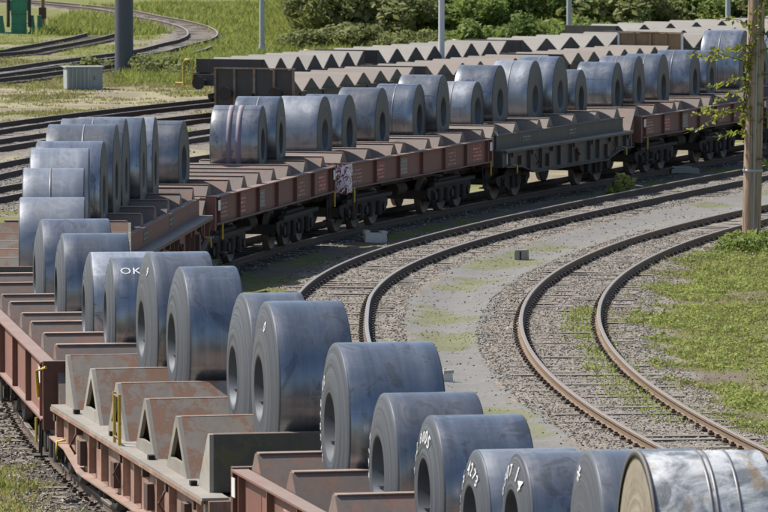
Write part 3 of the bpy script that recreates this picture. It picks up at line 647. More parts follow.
def wagon_walk(r, L, ridges, hd, zr, frame, deckm, sadm, cheek, hollow, upper, seed, lett):
    rd = random.Random(seed)
    for sd in (-1, 1):
        y = sd*1.40; a, b_ = sorted((y-.012, y+.012))
        m_ = MB(); m_.prism_y([(-L/2+.1,hd-.42),(-L/2+1.4,hd-.46),(-L/2+2.6,hd-.66),(L/2-2.6,hd-.66),(L/2-1.4,hd-.46),(L/2-.1,hd-.42),(L/2-.1,hd-.02),(-L/2+.1,hd-.02)], a, b_)
        fr = m_.build('side_frame', frame, r)
        pts = [(-L/2+.1,hd-.42),(-L/2+1.4,hd-.46),(-L/2+2.6,hd-.66),(L/2-2.6,hd-.66),(L/2-1.4,hd-.46),(L/2-.1,hd-.42)]
        for (xa, za), (xb, zb_) in zip(pts[:-1], pts[1:]):
            q = MB(); c0, c1 = sorted((y+.012*sd, y+.15*sd)); q.prism_y([(xa,za-.02),(xb,zb_-.02),(xb,zb_),(xa,za)], c0, c1); q.build('lower_flange', frame, fr)
        # ribs, brackets and boxes hung on the frame
        for k in range(13):
            xx = -L/2+.6+(L-1.2)*k/12+rd.uniform(-.12,.12); dep = .40 if abs(xx) > L/2-2 else .60
            q = MB(); c0, c1 = sorted((y+.013*sd, y+.10*sd))
            if k % 3 == 1: q.box(xx-.13, xx+.13, c0, c1, hd-.10-dep*.8, hd-.10-dep*.25); q.build('equipment_box', 'bracket_brown', fr)
            else: q.box(xx-.012, xx+.012, c0, c1, hd-dep, hd-.03); q.build('rib', frame, fr)
            if k % 2 == 0:
                q = MB(); q.box(xx+.22, xx+.34, c0, c1, hd-.20, hd-.05); q.build('bracket', 'bracket_brown', fr)
            if k % 4 == 2:
                q = MB(); q.tube([(xx+.5, y+.05*sd, hd-.2), (xx+.5, y+.12*sd, hd-.34), (xx+.62, y+.12*sd, hd-.38), (xx+.62, y+.05*sd, hd-.5)], .018, 5); q.build('valve_handle', 'bracket_brown', fr)
        c0, c1 = sorted((sd*1.20, sd*1.52)); n = 8
        for k in range(n):
            xa = -L/2+.1+(L-.2)*k/n; q = MB(); q.box(xa+.004, xa+(L-.2)/n-.004, c0, c1, hd-.02, hd+.012); q.build('walkway_panel', deckm, r)
        q = MB(); c0, c1 = sorted((sd*1.50, sd*1.53)); q.box(-L/2+.1, L/2-.1, c0, c1, hd-.07, hd-.022); q.build('walkway_edge', frame, r)
        if upper:
            q = MB(); c0, c1 = sorted((sd*1.20, sd*1.235)); q.box(-L/2+.15, L/2-.15, c0, c1, hd+.014, hd+.36); c0, c1 = sorted((sd*1.14, sd*1.28)); q.box(-L/2+.15, L/2-.15, c0, c1, hd+.361, hd+.39); q.build('upper_beam', frame if not hollow else cheek, r)
            for fx in (-.30, .05): 
                q = MB(); c0, c1 = sorted((sd*1.236, sd*1.241)); q.box(fx*L, fx*L+.7, c0, c1, hd+.08, hd+.32); q.build('lettering_panel', lett, r)
        else:
            for k in range(4):
                xx = -L/2+1.5+k*(L-3)/3; q = MB(); q.box(xx-.06, xx+.06, min(sd*1.34, sd*1.42), max(sd*1.34, sd*1.42), hd+.014, hd+.07); q.build('cleat', 'black_void', r)
        q = MB(); q.box(-L/2+.45, -L/2+.62, min(sd*1.414, sd*1.424), max(sd*1.414, sd*1.424), hd-.38, hd-.10); q.build('label_plate', 'white_paint', r)
        for sx in (-1, 1):
            hand_rail(r, [(sx*(L/2-.9), sd*1.56, hd-.62), (sx*(L/2-.9), sd*1.56, hd-.42), (sx*(L/2-.9), sd*1.44, hd-.40)], 'yellow_paint', .022, 'shunting_handle')
    m_ = MB(); m_.box(-L/2+.2, L/2-.2, -1.38, 1.38, hd-.10, hd-.03); m_.build('deck', sadm, r)
    for sx in (-1, 1):
        m_ = MB(); x0, x1 = sorted((sx*(L/2-.10), sx*L/2)); m_.box(x0, x1, -1.45, 1.45, hd-.44, hd-.02)
        m_.build('headstock', frame if not upper else 'wagon_charcoal', r)
    for i, x in enumerate(ridges):
        half = (1 if i == 0 else -1 if i == len(ridges)-1 else 0) if hollow else 0
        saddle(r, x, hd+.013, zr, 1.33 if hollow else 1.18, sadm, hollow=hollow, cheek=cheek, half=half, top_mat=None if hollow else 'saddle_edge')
    running_gear(r, L)

def frame_on(fn, d0, d1):
    """empty frame for a wagon reaching from distance d0 to d1 along a track line"""
    y = np.linspace(d0-4, d1+4, 400); x = fn(y); s = np.r_[0, np.cumsum(np.hypot(np.diff(x), np.diff(y)))]
    s0, s1 = np.interp(d0, y, s), np.interp(d1, y, s); L = s1-s0
    a, b_ = s0+2.15, s1-2.15; pa = Vector((np.interp(a, s, x), np.interp(a, s, y), 0)); pb = Vector((np.interp(b_, s, x), np.interp(b_, s, y), 0))
    c = (pa+pb)/2; rz = math.atan2(pb.y-pa.y, pb.x-pa.x); sm = (s0+s1)/2
    return c, rz, L, (lambda d: float(np.interp(d, y, s))-sm)

# ------------------------------------------------------------------ coils
COILDIR = {}; COILCONE = {}
def text_geo(txt):
    cu = bpy.data.curves.new('t', 'FONT'); cu.body = txt; cu.size = 1.0; cu.align_x = 'CENTER'; cu.resolution_u = 2; cu.offset = .005
    o = bpy.data.objects.new('t', cu); COL.objects.link(o); bpy.context.view_layer.update()
    me = o.evaluated_get(bpy.context.evaluated_depsgraph_get()).to_mesh()
    V = [tuple(p.co) for p in me.vertices]; F = [tuple(p.vertices) for p in me.polygons]
    o.to_mesh_clear(); bpy.data.objects.remove(o, do_unlink=True); return V, F
GLY = {}
def glyph(ch):
    if ch not in GLY: GLY[ch] = text_geo(ch)
    return GLY[ch]
def chalk_arc(coil, txt, rad, a0, size, side, w, seed=0, step=None, Rr=None):
    """characters chalked round the end face; a0 = angle of the first one from the top, side = +1 left end"""
    rd = random.Random(seed); m_ = MB(); st_ = step or size*.66/rad
    for k, ch in enumerate(txt):
        if ch == ' ': continue
        Vv, Fv = glyph(ch); a = a0+k*st_; s = size*rd.uniform(.85,1.1); tl = rd.uniform(-.15,.15); pts = []
        for (px, py, _) in Vv:
            qx, qy = px*math.cos(tl)-py*math.sin(tl), px*math.sin(tl)+py*math.cos(tl)
            rr = rad+qy*s; t = a+qx*s/rad
            # seen from the left end (+y) the local x axis runs to the left
            dq = coil['dome'][2]*max(0, (rr-coil['dome'][0])/(coil['dome'][1]-coil['dome'][0]))**2.2
            pts.append((-side*rr*math.sin(t), side*(w/2+.007-dq), rr*math.cos(t)))
        m_.add(pts, Fv)
    m_.build('chalk_writing', 'chalk', coil)
def chalk_side(coil, txt, Rr, a0, y0, size):
    m_ = MB(); yy = y0
    for ch in txt:
        Vv, Fv = glyph(ch)
        m_.add([(-(Rr+.005)*math.sin(a0+py*size/-Rr), yy-px*size, (Rr+.005)*math.cos(a0+py*size/-Rr)) for px, py, _ in Vv], Fv); yy -= size*.78
    m_.build('chalk_writing', 'chalk', coil)

def make_coil(parent_frame, lx, ly, zc, Rr, w, label, side_mat, group, seed, straps=1, bore=.36, wrap=False, yaw=0, cone=.01, near=False):
    c, rz = parent_frame; rd = random.Random(seed)
    pos = Vector(c)+Matrix.Rotation(rz, 3, 'Z') @ Vector((lx, ly, zc))
    m_ = MB(); n = 96; h = w/2; wi_near = near; k = .022
    prof = []; mis = []
    # left face from bore outward, rim, side, rim, right face inward, bore
    NF = 20 if wi_near else 11
    faces = [bore+(Rr-k-bore)*i/(NF-1) for i in range(NF)]
    tele = [rd.uniform(0,.007)*(2.4 if rd.random() < .15 else 1) for i in range(NF)]
    dome = lambda rr, q: q*((rr-bore)/(Rr-bore))**2.2
    for i, rr in enumerate(faces): prof.append((rr, h-.004*(i == 0)-tele[i]-dome(rr, cone))); mis.append(1)
    prof.append((Rr-.006, h-.008-cone)); mis.append(1)
    ny_ = 5
    for i in range(ny_+1): prof.append((Rr, h-cone-.02-(2*h-cone-.04)*i/ny_)); mis.append(0)
    mis[-1] = 1; prof.append((Rr-.006, -h+.008)); mis.append(1)
    for i, rr in reversed(list(enumerate(faces))): prof.append((rr, -h+.004*(i == 0)+tele[i])); mis.append(1)
    mis[-1] = 2
    m_.lathe_y(prof, n, mis)
    # a lapped outer wrap end: a thin step running across the coil
    mats = ['coil_wrap', 'coil_wrap_face', 'coil_bore'] if wrap else [side_mat, 'coil_face', 'coil_bore']
    o = m_.build('steel_coil', mats, None, pos, (0, 0, rz+yaw))
    tag(o, label, 'steel coil', group); o['dome'] = (bore, Rr, cone)
    t0 = rd.uniform(.2, 2.6)*(1 if rd.random() < .5 else -1); q = MB(); nseg = 10; pts = []
    for i in range(nseg+1):
        t = t0+.014*i/nseg
        for rr in (Rr-.002, Rr+.005): 
            for yy in (-h+.03, h-cone-.03): pts.append((rr*math.sin(t), yy, rr*math.cos(t)))
    fs = [(2,3,1,0)]
    for i in range(nseg):
        a = i*4; b_ = a+4; fs += [(a+2,b_+2,b_+3,a+3), (a,a+1,b_+1,b_), (a,b_,b_+2,a+2), (a+1,a+3,b_+3,b_+1)]
    fs.append((nseg*4, nseg*4+1, nseg*4+3, nseg*4+2)); q.add(pts, fs); q.build('outer_wrap_end', 'coil_wrap' if wrap else side_mat, o)
    for sidx in range(straps):
        yy = -cone/2 if straps == 1 else (-.25+.5*sidx/(straps-1))*w; yy += rd.uniform(-.06,.06)
        q = MB(); q.lathe_y([(Rr+.001,yy+.016),(Rr+.004,yy+.016),(Rr+.004,yy-.016),(Rr+.001,yy-.016)], 72); q.build('strap', 'strap_steel', o)
    return o

FA, FAC = {}, []
ZR = 2.05
def seat(p, Rr, zt): return zt-(p/2-.07)+1.414*Rr
# the loaded train, near to far: name, track span, ridge distances, coils (distance, width, top height)
TRAIN = [
 dict(k='S1', d=(41.8,55.0), rid=[43.6,45.8,48.0,50.2,52.4,54.6], coils=[(53.5,1.11,3.35),(51.3,1.12,3.56)]),
 dict(k='S1', d=(55.4,66.5), rid=[55.7,57.4,59.5,61.7,64.0,66.0], coils=[(65.0,1.18,3.39),(62.85,1.08,3.02),(60.6,1.06,2.99),(58.45,1.09,2.85),(56.5,1.09,3.02)]),
 dict(k='T1', d=(67.6,79.5), rid=[68.3,70.5,72.8,75.0,77.1,79.25], coils=[(69.4,1.00,3.52),(71.6,0.86,3.45),(76.05,0.86,3.47),(78.15,0.92,3.52)]),
 dict(k='S1', d=(80.4,95.2), rid=[80.8,82.75,84.8,86.4,88.6,90.1,92.6,94.7], coils=[(81.75,0.94,3.2),(83.8,1.04,3.14),(87.5,1.09,3.17),(91.35,1.19,3.15)]),
 dict(k='T1', d=(95.9,108.3), rid=[96.3,98.5,100.7,102.9,105.1,107.9], coils=[(97.4,1.12,3.14),(104.0,1.12,3.28),(106.5,1.10,3.31)]),
 dict(k='T2', d=(109.2,121.7), rid=[109.6,111.9,114.1,116.4,118.6,120.9], coils=[(110.75,1.10,3.40),(113.0,1.15,3.66),(115.25,1.10,3.67),(117.5,1.15,3.6),(119.75,1.05,3.47)]),
 dict(k='S2', d=(122.5,135.0), rid=[122.8,124.7,126.2,127.7,129.2,130.8,132.6,134.5], coils=[(123.75,0.88,3.25),(131.7,0.93,3.24),(133.55,0.83,3.37)]),
 dict(k='S2', d=(136.0,148.5), rid=[136.4,138.4,140.5,141.3,143.4,144.5,146.4,148.2], coils=[(137.4,0.86,3.22),(139.45,0.86,3.18),(142.35,0.83,3.23),(145.45,0.86,3.20),(147.25,0.88,3.36)]),
 dict(k='T2', d=(149.2,160.3), rid=[149.4,151.1,153.0,153.9,156.0,158.0,159.8], coils=[(150.2,0.83,3.08),(152.0,0.88,3.44),(154.95,0.88,3.46),(157.1,0.88,3.5),(158.9,0.83,3.08)]),
 dict(k='S2', d=(161.1,172.8), rid=[161.3,163.1,165.0,165.6,167.7,168.8,170.7,172.4], coils=[(162.2,0.88,3.17),(164.05,0.88,3.28),(166.65,0.88,3.25),(169.75,0.88,3.26),(171.55,0.88,3.18)]),
 dict(k='S2', d=(173.6,186.0), rid=[173.9,176.1,178.2,180.2,182.4,184.4], coils=[(175.0,1.03,3.68),(177.15,1.03,3.3),(181.3,1.03,3.3)]),
]
WLAB = ['red coil wagon at the bottom right, under the silver-wrapped coil',
 'red beam-sided coil wagon at the bottom with rusty saddles showing beside its leftmost coil',
 'grey saddle wagon with pink frame, triangular openings and yellow ladder at lower left',
 'salmon red beam-sided wagon at the left edge behind the grey saddle wagon',
 'wagon at the far left bend, carrying the three pale coils at the left edge',
 'red-brown wagon with a side walkway just before the bend straightens, under five tall coils',
 'red beam-sided wagon with several empty saddles, right after the bend',
 'red beam-sided wagon with a white graffiti panel at its near end',
 'dark grey wagon with walkway and fish-belly frame in the middle of the far line',
 'red wagon left of the wooden pole, behind the dark grey wagon',
 'last loaded wagon at the right edge, behind the wooden pole']
CWHERE = ['bottom-right red wagon', 'bottom red wagon with rusty saddles', 'grey saddle wagon with the yellow ladder', 'salmon red wagon at the left edge', 'wagon at the far left bend', 'red-brown walkway wagon at the bend',
 'red wagon with empty saddles after the bend', 'red wagon with the graffiti panel', 'dark grey fish-belly wagon', 'red wagon left of the wooden pole', 'last wagon behind the wooden pole']
ORD = ['nearest', 'second nearest', 'third nearest', 'fourth nearest', 'fifth nearest']
EXTRA = {(0,0): 'steel coil wrapped in dented silver sheeting with a cream end, bottom right corner',
 (0,1): 'plain grey-faced coil with a chalk star, left of the silver-wrapped coil',
 (1,4): 'large coil with chalk digits beside its eye, farthest on bottom red wagon',
 (3,0): 'blue-grey coil with OK chalked on its side, nearest on the salmon red wagon',
 (6,1): 'coil with two purplish bands round it, right after the row of empty saddles'}
wagons = []
cseed = 0
for wi, W in enumerate(TRAIN):
    c, rz, L, loc = frame_on(XA, *W['d'])
    r = empty('coil_wagon', c, rz); tag(r, WLAB[wi], 'wagon', 'wagons of the loaded coil train')
    rid = [loc(d) for d in W['rid']]; k = W['k']
    if k == 'S1': wagon_beam(r, L, rid, 1.02, 1.84, 2.05, 'wagon_salmon', 'wagon_red_dark', 'saddle_red', ['lettering_salmon', 'wagon_red', 'lettering_salmon'], wi); zr = 2.05
    elif k == 'S2': wagon_beam(r, L, rid, 1.10, 1.70, 1.94, 'wagon_red', 'wagon_red', 'saddle_red', ['lettering_red', 'lettering_bright', 'lettering_grey'], wi); zr = 1.94
    elif k == 'T1': wagon_walk(r, L, rid, 1.35, 2.05, 'wagon_pink', 'wagon_greylite', 'wagon_grey', 'wagon_greylite', True, False, wi, 'lettering_grey'); zr = 2.05
    else: wagon_walk(r, L, rid, 1.35, 1.98, 'wagon_red' if wi == 5 else 'wagon_charcoal', 'saddle_beige', 'saddle_red' if wi == 5 else 'saddle_brown', 'wagon_charcoal', False, True, wi, 'lettering_charcoal'); zr = 1.98
    wagons.append((r, L, c, rz))
    cs = sorted(W['coils'])
    for ci, (d, wd, top) in enumerate(cs):
        cseed += 1
        lower = max(x for x in W['rid'] if x < d); upper_ = min(x for x in W['rid'] if x > d)
        p = loc(upper_)-loc(lower); lx = (loc(upper_)+loc(lower))/2
        Rr = (top-(zr-(p/2-.07)))/2.414
        zc = seat(p, Rr, zr)
        floor = {'S1': 1.22, 'S2': 1.30, 'T1': 1.363, 'T2': 1.363}[k]
        if zc-Rr < floor+.005: zc = floor+.005+Rr
        if wi >= 5: wd += .20
        xc = float(XA(d)); ly = Matrix.Rotation(-rz, 3, 'Z') @ (Vector((xc, d, 0))-Vector(c))
        lab = EXTRA.get((wi, ci)) or ('single steel coil on the ' if len(cs) == 1 else '%s of %s steel coils on the ' % (ORD[ci], {2:'two',3:'three',4:'four',5:'five'}[len(cs)]))+CWHERE[wi]
        rd = random.Random(cseed*13)
        mat = ['coil_side_blue','coil_side_grey','coil_side_pale','coil_side_blue'][rd.randrange(4)]
        if wi in (4,): mat = 'coil_side_pale'
        o = make_coil((c, rz), lx, ly.y+rd.uniform(-.03,.03)+(.09 if wi >= 5 else 0), zc, Rr, wd, lab, mat, 'steel coils on the loaded train', cseed, straps=(0 if wi < 3 else rd.choice([0,0,0,1,1])), bore=.36+.02*rd.random(), wrap=(wi, ci) == (0,0), near=wi <= 3, yaw=-R(2.0) if wi <= 3 else R(5.5) if wi >= 6 else R(3) if wi == 5 else 0, cone=(.07 if wi <= 1 else rd.uniform(.08,.12)) if wi <= 3 and (wi, ci) != (0,0) else .012)
        COILCONE[(wi, ci)] = o
        COILDIR[(wi, ci)] = (o, Rr, wd)

# chalk writing on the near coils (left ends face the camera)
def C_(k): return COILDIR[k]
o, Rr, wd = C_((1,4)); chalk_arc(o, '519839 02', Rr*.58, R(-130), .175, 1, wd, 1)
o, Rr, wd = C_((1,3)); chalk_arc(o, '51 2417', Rr*.60, R(-140), .185, 1, wd, 2)
o, Rr, wd = C_((1,2)); chalk_arc(o, '512 8005', Rr*.66, R(-70), .19, 1, wd, 3)
o, Rr, wd = C_((1,1)); chalk_arc(o, '0516 4273', Rr*.66, R(-82), .19, 1, wd, 4)
o, Rr, wd = C_((1,0)); chalk_arc(o, '8307 14', Rr*.68, R(-55), .20, 1, wd, 5)
o, Rr, wd = C_((0,1)); chalk_arc(o, '*', Rr*.60, R(-12), .34, 1, wd, 6); chalk_side(o, 'OK', Rr, R(38), wd*.16, .17)
o, Rr, wd = C_((2,0)); chalk_arc(o, '0', Rr*.72, R(20), .2, 1, wd, 7)
o, Rr, wd = C_((2,3)); chalk_arc(o, '9', Rr*.78, R(25), .2, 1, wd, 8)
o, Rr, wd = C_((3,0)); chalk_side(o, 'OK', Rr, R(40), wd*.22, .20)
o, Rr, wd = C_((0,0))
q = MB(); q.lathe_y([(Rr-.05,wd/2+.001),(Rr+.012,wd/2+.001),(Rr+.012,wd/2-.03),(Rr+.003,wd/2-.03),(Rr+.003,wd/2-.004),(Rr-.05,wd/2-.004)], 96); q.build('rim_band', 'wagon_black', o)
for yy in (-.22, -.02, .03):
    q = MB(); q.lathe_y([(Rr+.001,yy+.012),(Rr+.006,yy+.012),(Rr+.006,yy-.012),(Rr+.001,yy-.012)], 96); q.build('strap', 'strap_steel', o)
o, Rr, wd = C_((6,1))
for yy in (-.10, .12):
    q = MB(); q.lathe_y([(Rr+.001,yy+.06),(Rr+.005,yy+.06),(Rr+.005,yy-.06),(Rr+.001,yy-.06)], 72)
    paint('purple_band', (.21,.17,.24), dirt=(.15,.13,.17), dirt_amt=.4, rust_amt=.05) if 'purple_band' not in MATS else None
    q.build('paint_band', 'purple_band', o)

for o_, _r, _w in COILDIR.values(): del o_['dome']
# extras on particular wagons
r, L, c, rz = wagons[2]
for q in (0.55, 0.95): hand_rail(r, [(q-.35, 1.50, 1.37), (q-.35, 1.50, 2.02)], 'yellow_paint', .024, 'ladder_post')
for z in (1.45, 1.98): hand_rail(r, [(.2, 1.50, z), (.6, 1.50, z)], 'bracket_brown', .02, 'ladder_rung')
r, L, c, rz = wagons[3]
hand_rail(r, [(-L/2+.1, 1.50, 1.35), (-L/2+.1, 1.52, 1.72), (-L/2-.02, 1.40, 1.78)], 'yellow_paint', .026, 'hand_rail')
m_ = MB()
for k in range(20):
    a, b_ = 2*math.pi*k/20, 2*math.pi*(k+1)/20; m_.tube([(2.3+.24*math.cos(a), 1.62, .95+.24*math.sin(a)), (2.3+.24*math.cos(b_), 1.62, .95+.24*math.sin(b_))], .022, 6)
for k in range(3): m_.tube([(2.3, 1.62, .95), (2.3+.24*math.cos(k*2.1), 1.62, .95+.24*math.sin(k*2.1))], .014, 5)
m_.tube([(2.3, 1.62, .95), (2.3, 1.40, .95)], .02, 6); m_.build('brake_handwheel', 'yellow_paint', r)
r, L, c, rz = wagons[7]
m_ = MB(); m_.box(-L/2-.07, -L/2+.30, -1.49, -1.445, 1.02, 1.68); m_.box(-L/2-.075, -L/2-.055, -1.445, -.75, 1.02, 1.68); m_.build('graffiti_panel', 'graffiti', r)
r, L, c, rz = wagons[8]
m_ = MB()
for k in range(12):
    a, b_ = math.pi*k/12, math.pi*(k+1)/12; m_.tube([(-L/2+.12, -1.05+.22*math.cos(a), 1.72+.14*math.sin(a)), (-L/2+.12, -1.05+.22*math.cos(b_), 1.72+.14*math.sin(b_))], .025, 6)
m_.build('hand_rail', 'white_paint', r)
r, L, c, rz = wagons[6]
m_ = MB(); m_.box(-L/2-.06, -L/2-.052, -1.44, .2, 1.0, 1.68); m_.build('end_board', 'wagon_red', r)

# ------------------------------------------------------------------ empty trains behind
def empty_wagon(fn, d0, d1, n, label, sadm, body, cheek, zr, bulk=None, seed=0, deck=1.36, group='empty wagons behind the coil train', handle=False):
    c, rz, L, loc = frame_on(fn, d0, d1)
    r = empty('empty_coil_wagon', c, rz); tag(r, label, 'wagon', group)
    rid = list(np.linspace(-L/2+.25, L/2-.25, n))
    for sd in (-1, 1):
        a, b_ = sorted((sd*1.18, sd*1.30)); m_ = MB(); m_.box(-L/2+.1, L/2-.1, a, b_, deck-.36, deck); a, b_ = sorted((sd*1.10, sd*1.36)); m_.box(-L/2+.1, L/2-.1, a, b_, deck+.001, deck+.03); m_.build('side_beam', body, r)
        for k in range(6):
            xx = -L/2+.8+(L-1.6)*k/5; a, b_ = sorted((sd*1.302, sd*1.345)); q = MB(); q.box(xx-.02, xx+.02, a, b_, deck-.36, deck-.002); q.build('rib', body, r)
    m_ = MB(); m_.box(-L/2+.1, L/2-.1, -1.17, 1.17, deck-.08, deck-.02); m_.build('deck', sadm, r)
    for sx in (-1, 1):
        m_ = MB(); x0, x1 = sorted((sx*(L/2-.1), sx*L/2)); m_.box(x0, x1, -1.36, 1.36, deck-.42, deck-.02); m_.build('headstock', body, r)
    for i, x in enumerate(rid):
        h = zr-deck; sl_ = ((rid[1]-rid[0])/2-.09)/h; s_ = saddle(r, x, deck+.032, zr, 1.24, sadm, slope=sl_, half2=(1 if i == 0 else -1 if i == n-1 else 0))
        if i in (0, n-1):
            sg = -1 if i == 0 else 1; q = MB(); q.box(min(sg*.08, sg*.11), max(sg*.08, sg*.11), -1.24, 1.24, deck+.034, zr-.002); q.build('end_plate', cheek, s_)
        for sd in (-1, 1):
            a, b_ = sorted((sd*1.242, sd*1.262)); bw = .07+(h-.032)*sl_; q = MB(); q.prism_y([(-bw if i else -.075,deck+.032),(bw if i < n-1 else .075,deck+.032),(.07,zr),(-.07,zr)], a, b_); q.build('saddle_cheek', cheek, s_)
    if bulk:
        q = MB(); q.box(-L/2-.05, -L/2-.01, -1.40, 1.40, bulk[0], bulk[1]); e = q.build('end_board', bulk[2], r)
        for y in (-1.38, -.70, 0, .70, 1.38):
            q = MB(); q.box(-L/2-.10, -L/2-.052, y-.04, y+.04, bulk[0], bulk[1]+.01); q.build('post', bulk[3], e)
        q = MB(); q.box(-L/2-.11, -L/2-.0, -1.43, 1.43, bulk[1]+.012, bulk[1]+.05); q.build('top_rail', bulk[3], e)
    if handle:
        for y in (1.45, 1.15):
            pass
        hand_rail(r, [(-L/2-.10, 1.62, .95), (-L/2-.10, 1.62, 1.75), (-L/2-.10, 1.54, 1.86), (-L/2-.10, 1.36, 1.86), (-L/2-.10, 1.28, 1.75), (-L/2-.10, 1.28, .95)], 'yellow_paint', .035)
        hand_rail(r, [(-L/2-.10, 1.62, 1.30), (-L/2-.10, 1.28, 1.30)], 'yellow_paint', .03, 'hand_rail_bar')
        hand_rail(r, [(-L/2-.02, 1.95, 1.02), (-L/2-.10, 1.25, 1.02)], 'yellow_paint', .05, 'step')
    running_gear(r, L); return r
empty_wagon(XII, 202.0, 211.2, 7, 'foremost empty wagon of the farther rake, with a yellow handle at its left end', 'saddle_beige', 'wagon_black', 'wagon_black', 1.88, None, 1, handle=True)
empty_wagon(XII, 212.0, 223.2, 8, 'second empty wagon of the farther rake, yellow handle before its grey saddles', 'saddle_beige', 'wagon_black', 'wagon_black', 1.88, None, 2, handle=True)
empty_wagon(XII, 224.0, 234.0, 6, 'empty wagon with pale scalloped saddles left of the rusty end board', 'saddle_beige', 'wagon_black', 'wagon_charcoal', 1.88, None, 3, handle=True)
empty_wagon(XII, 234.9, 247.0, 7, 'empty wagon directly behind the brown rusty end board', 'saddle_beige', 'wagon_black', 'wagon_black', 1.88, None, 4)
empty_wagon(XIII, 229.4, 241.0, 7, 'empty wagon with a brown rusty end board and white posts', 'saddle_beige', 'wagon_charcoal', 'wagon_black', 1.86, (1.18, 1.97, 'board_rusty', 'board_rusty'), 10)
empty_wagon(XIII, 192.6, 204.8, 8, 'low empty wagon with the tall black bulkhead facing the camera', 'saddle_brown', 'wagon_charcoal', 'wagon_charcoal', 1.52, (.55, 1.86, 'wagon_charcoal', 'wagon_grey'), 5, deck=1.1)
empty_wagon(XIII, 205.6, 217.6, 8, 'low brown empty wagon coupled behind the one with the black bulkhead', 'saddle_brown', 'wagon_charcoal', 'wagon_charcoal', 1.52, None, 6, deck=1.1)
empty_wagon(XIII, 218.4, 228.6, 8, 'low brown empty wagon seen just above the coils, left of the rusty end board', 'saddle_brown', 'wagon_charcoal', 'wagon_charcoal', 1.52, None, 7, deck=1.1)
empty_wagon(XI, 242.5, 254.0, 7, 'farthest row empty wagon at upper right, left half', 'saddle_beige', 'saddle_beige', 'wagon_charcoal', 1.9, None, 8)
empty_wagon(XI, 254.8, 266.0, 7, 'farthest row empty wagon at upper right, near the lamp post', 'saddle_beige', 'saddle_beige', 'wagon_charcoal', 1.9, None, 9)
for o in [o for o in bpy.data.objects if o.name.startswith('empty_coil_wagon') and 'rusty end board and white' in o['label']]:
    e = [q for q in o.children if q.name.startswith('end_board')][0]
    pl = [q for q in e.children if q.name.startswith('post')]
    for q in (pl[0], pl[-1]): q.data.materials[0] = MATS['white_paint']

# ------------------------------------------------------------------ poles, column, cabinet, machine
def gzs(x, y): return float(gz(np.array([x]), np.array([y]))[0])
def pole_xy(name, x, y, r0, r1, h, mat, label, cat, lean=(0,0), group=None):
    z = gzs(x, y)-.3; m_ = MB(); n = 8
    m_.tube([(lean[0]*t, lean[1]*t, h*t) for t in (0, .25, .5, .75, 1)], r0, 20, 0, [r0+(r1-r0)*t for t in (0, .25, .5, .75, 1)])
    o = m_.build(name, mat, None, (x, y, z)); tag(o, label, cat, group); return o
lp = 'slim lamp posts along the yard'
for x, y, lab in ((-5.67,269.5,'slim white lamp post standing on the grass, leftmost of the posts'), (2.15,217.0,'slim white lamp post rising between the two rakes of empty wagons'), (8.36,262,'slim white lamp post above the pale scalloped saddles'), (15.65,264.0,'slim white lamp post next to the wooden pole')):
    o = pole_xy('lamp_post', x, y, .125, .085, 12, 'galvanised', lab, 'lamp post', group=lp)
    m_ = MB(); m_.tube([(0,0,.25),(0,0,.75)], .15, 16); m_.build('base_sleeve', 'galvanised', o)
    m_ = MB(); m_.box(.127,.135,-.05,.05,1.0,1.5) if False else m_.tube([(0,0,12),(0,0,12.1)], .10, 12); m_.build('cap', 'galvanised', o)
o = pole_xy('steel_column', -11.04, 246.4, .40, .38, 14, 'column_grey', 'thick dark grey steel column beside the ribbed cabinet', 'column')
m_ = MB(); m_.tube([(0,0,.2),(0,0,.42)], .52, 20); m_.build('base_flange', 'column_grey', o)
m_ = MB(); m_.box(.42,.56,-.1,.1,.75,1.25); m_.build('junction_box', 'wagon_black', o)
# ribbed cabinet
cz = gzs(-12, 230.6)
r = empty('cabinet', (-11.97, 230.6, cz), R(12)); tag(r, 'grey ribbed steel cabinet in front of the thick column', 'cabinet')
m_ = MB(); m_.box(-.72,.72,-.45,.45,0,.86); m_.build('body', 'cabinet_grey', r)
m_ = MB(); m_.box(-.78,.78,-.51,.51,.862,.91); m_.build('lid', 'cabinet_grey', r)
for k in range(6):
    m_ = MB(); x = -.66+k*.16; m_.box(x-.03, x+.03, -.50, -.452, .04, .84); m_.build('rib', 'cabinet_grey', r)
m_ = MB(); m_.box(.32,.66,-.475,-.452,.08,.78); m_.build('door', 'cabinet_grey', r)
m_ = MB(); m_.box(.36,.39,-.50,-.477,.38,.52); m_.build('handle', 'wagon_black', r)
# green machine
gzz = gzs(-19, 302.7)
r = empty('green_machine', (-19.0, 302.7, gzz), R(6)); tag(r, 'green painted steel stand with a tall column and foot brackets, top left', 'machine')
m_ = MB(); m_.box(-.45,.35,-.4,.4,0,4.2); m_.box(-.62,.50,-.42,.42,1.2,1.75); m_.build('column', 'green_paint', r)
for x in (-.98, .62, 1.02):
    m_ = MB(); m_.box(x-.10,x+.10,-.35,.35,0,.95); m_.prism_y([(x-.10,0),(x+.22,0),(x+.10,.8),(x-.10,.8)], -.37,-.351); m_.build('foot_bracket', 'green_paint', r)
for x in (-.62, .48):
    m_ = MB(); m_.tube([(x,-.45,.35),(x,-.45,1.9)], .09, 10); m_.tube([(x,-.45,1.9),(x,-.45,2.6)], .05, 8); m_.build('hydraulic_cylinder', 'wagon_black', r)
for z in (.5, 1.0, 2.0, 2.5):
    m_ = MB(); m_.box(-.47,.37,-.43,-.402,z,z+.05); m_.build('rib', 'green_paint', r)
m_ = MB(); m_.box(-1.2,1.25,-.5,.5,-.05,.08); m_.build('base_plate', 'green_paint', r)
o = pole_xy('signal_post', -18.0, 306.0, .11, .10, 5, 'board_rusty', 'rusty brown post right beside the green stand', 'post')
m_ = MB(); m_.box(-.2,.2,-.15,-.12,1.0,1.6); m_.build('sign_plate', 'bracket_brown', o)

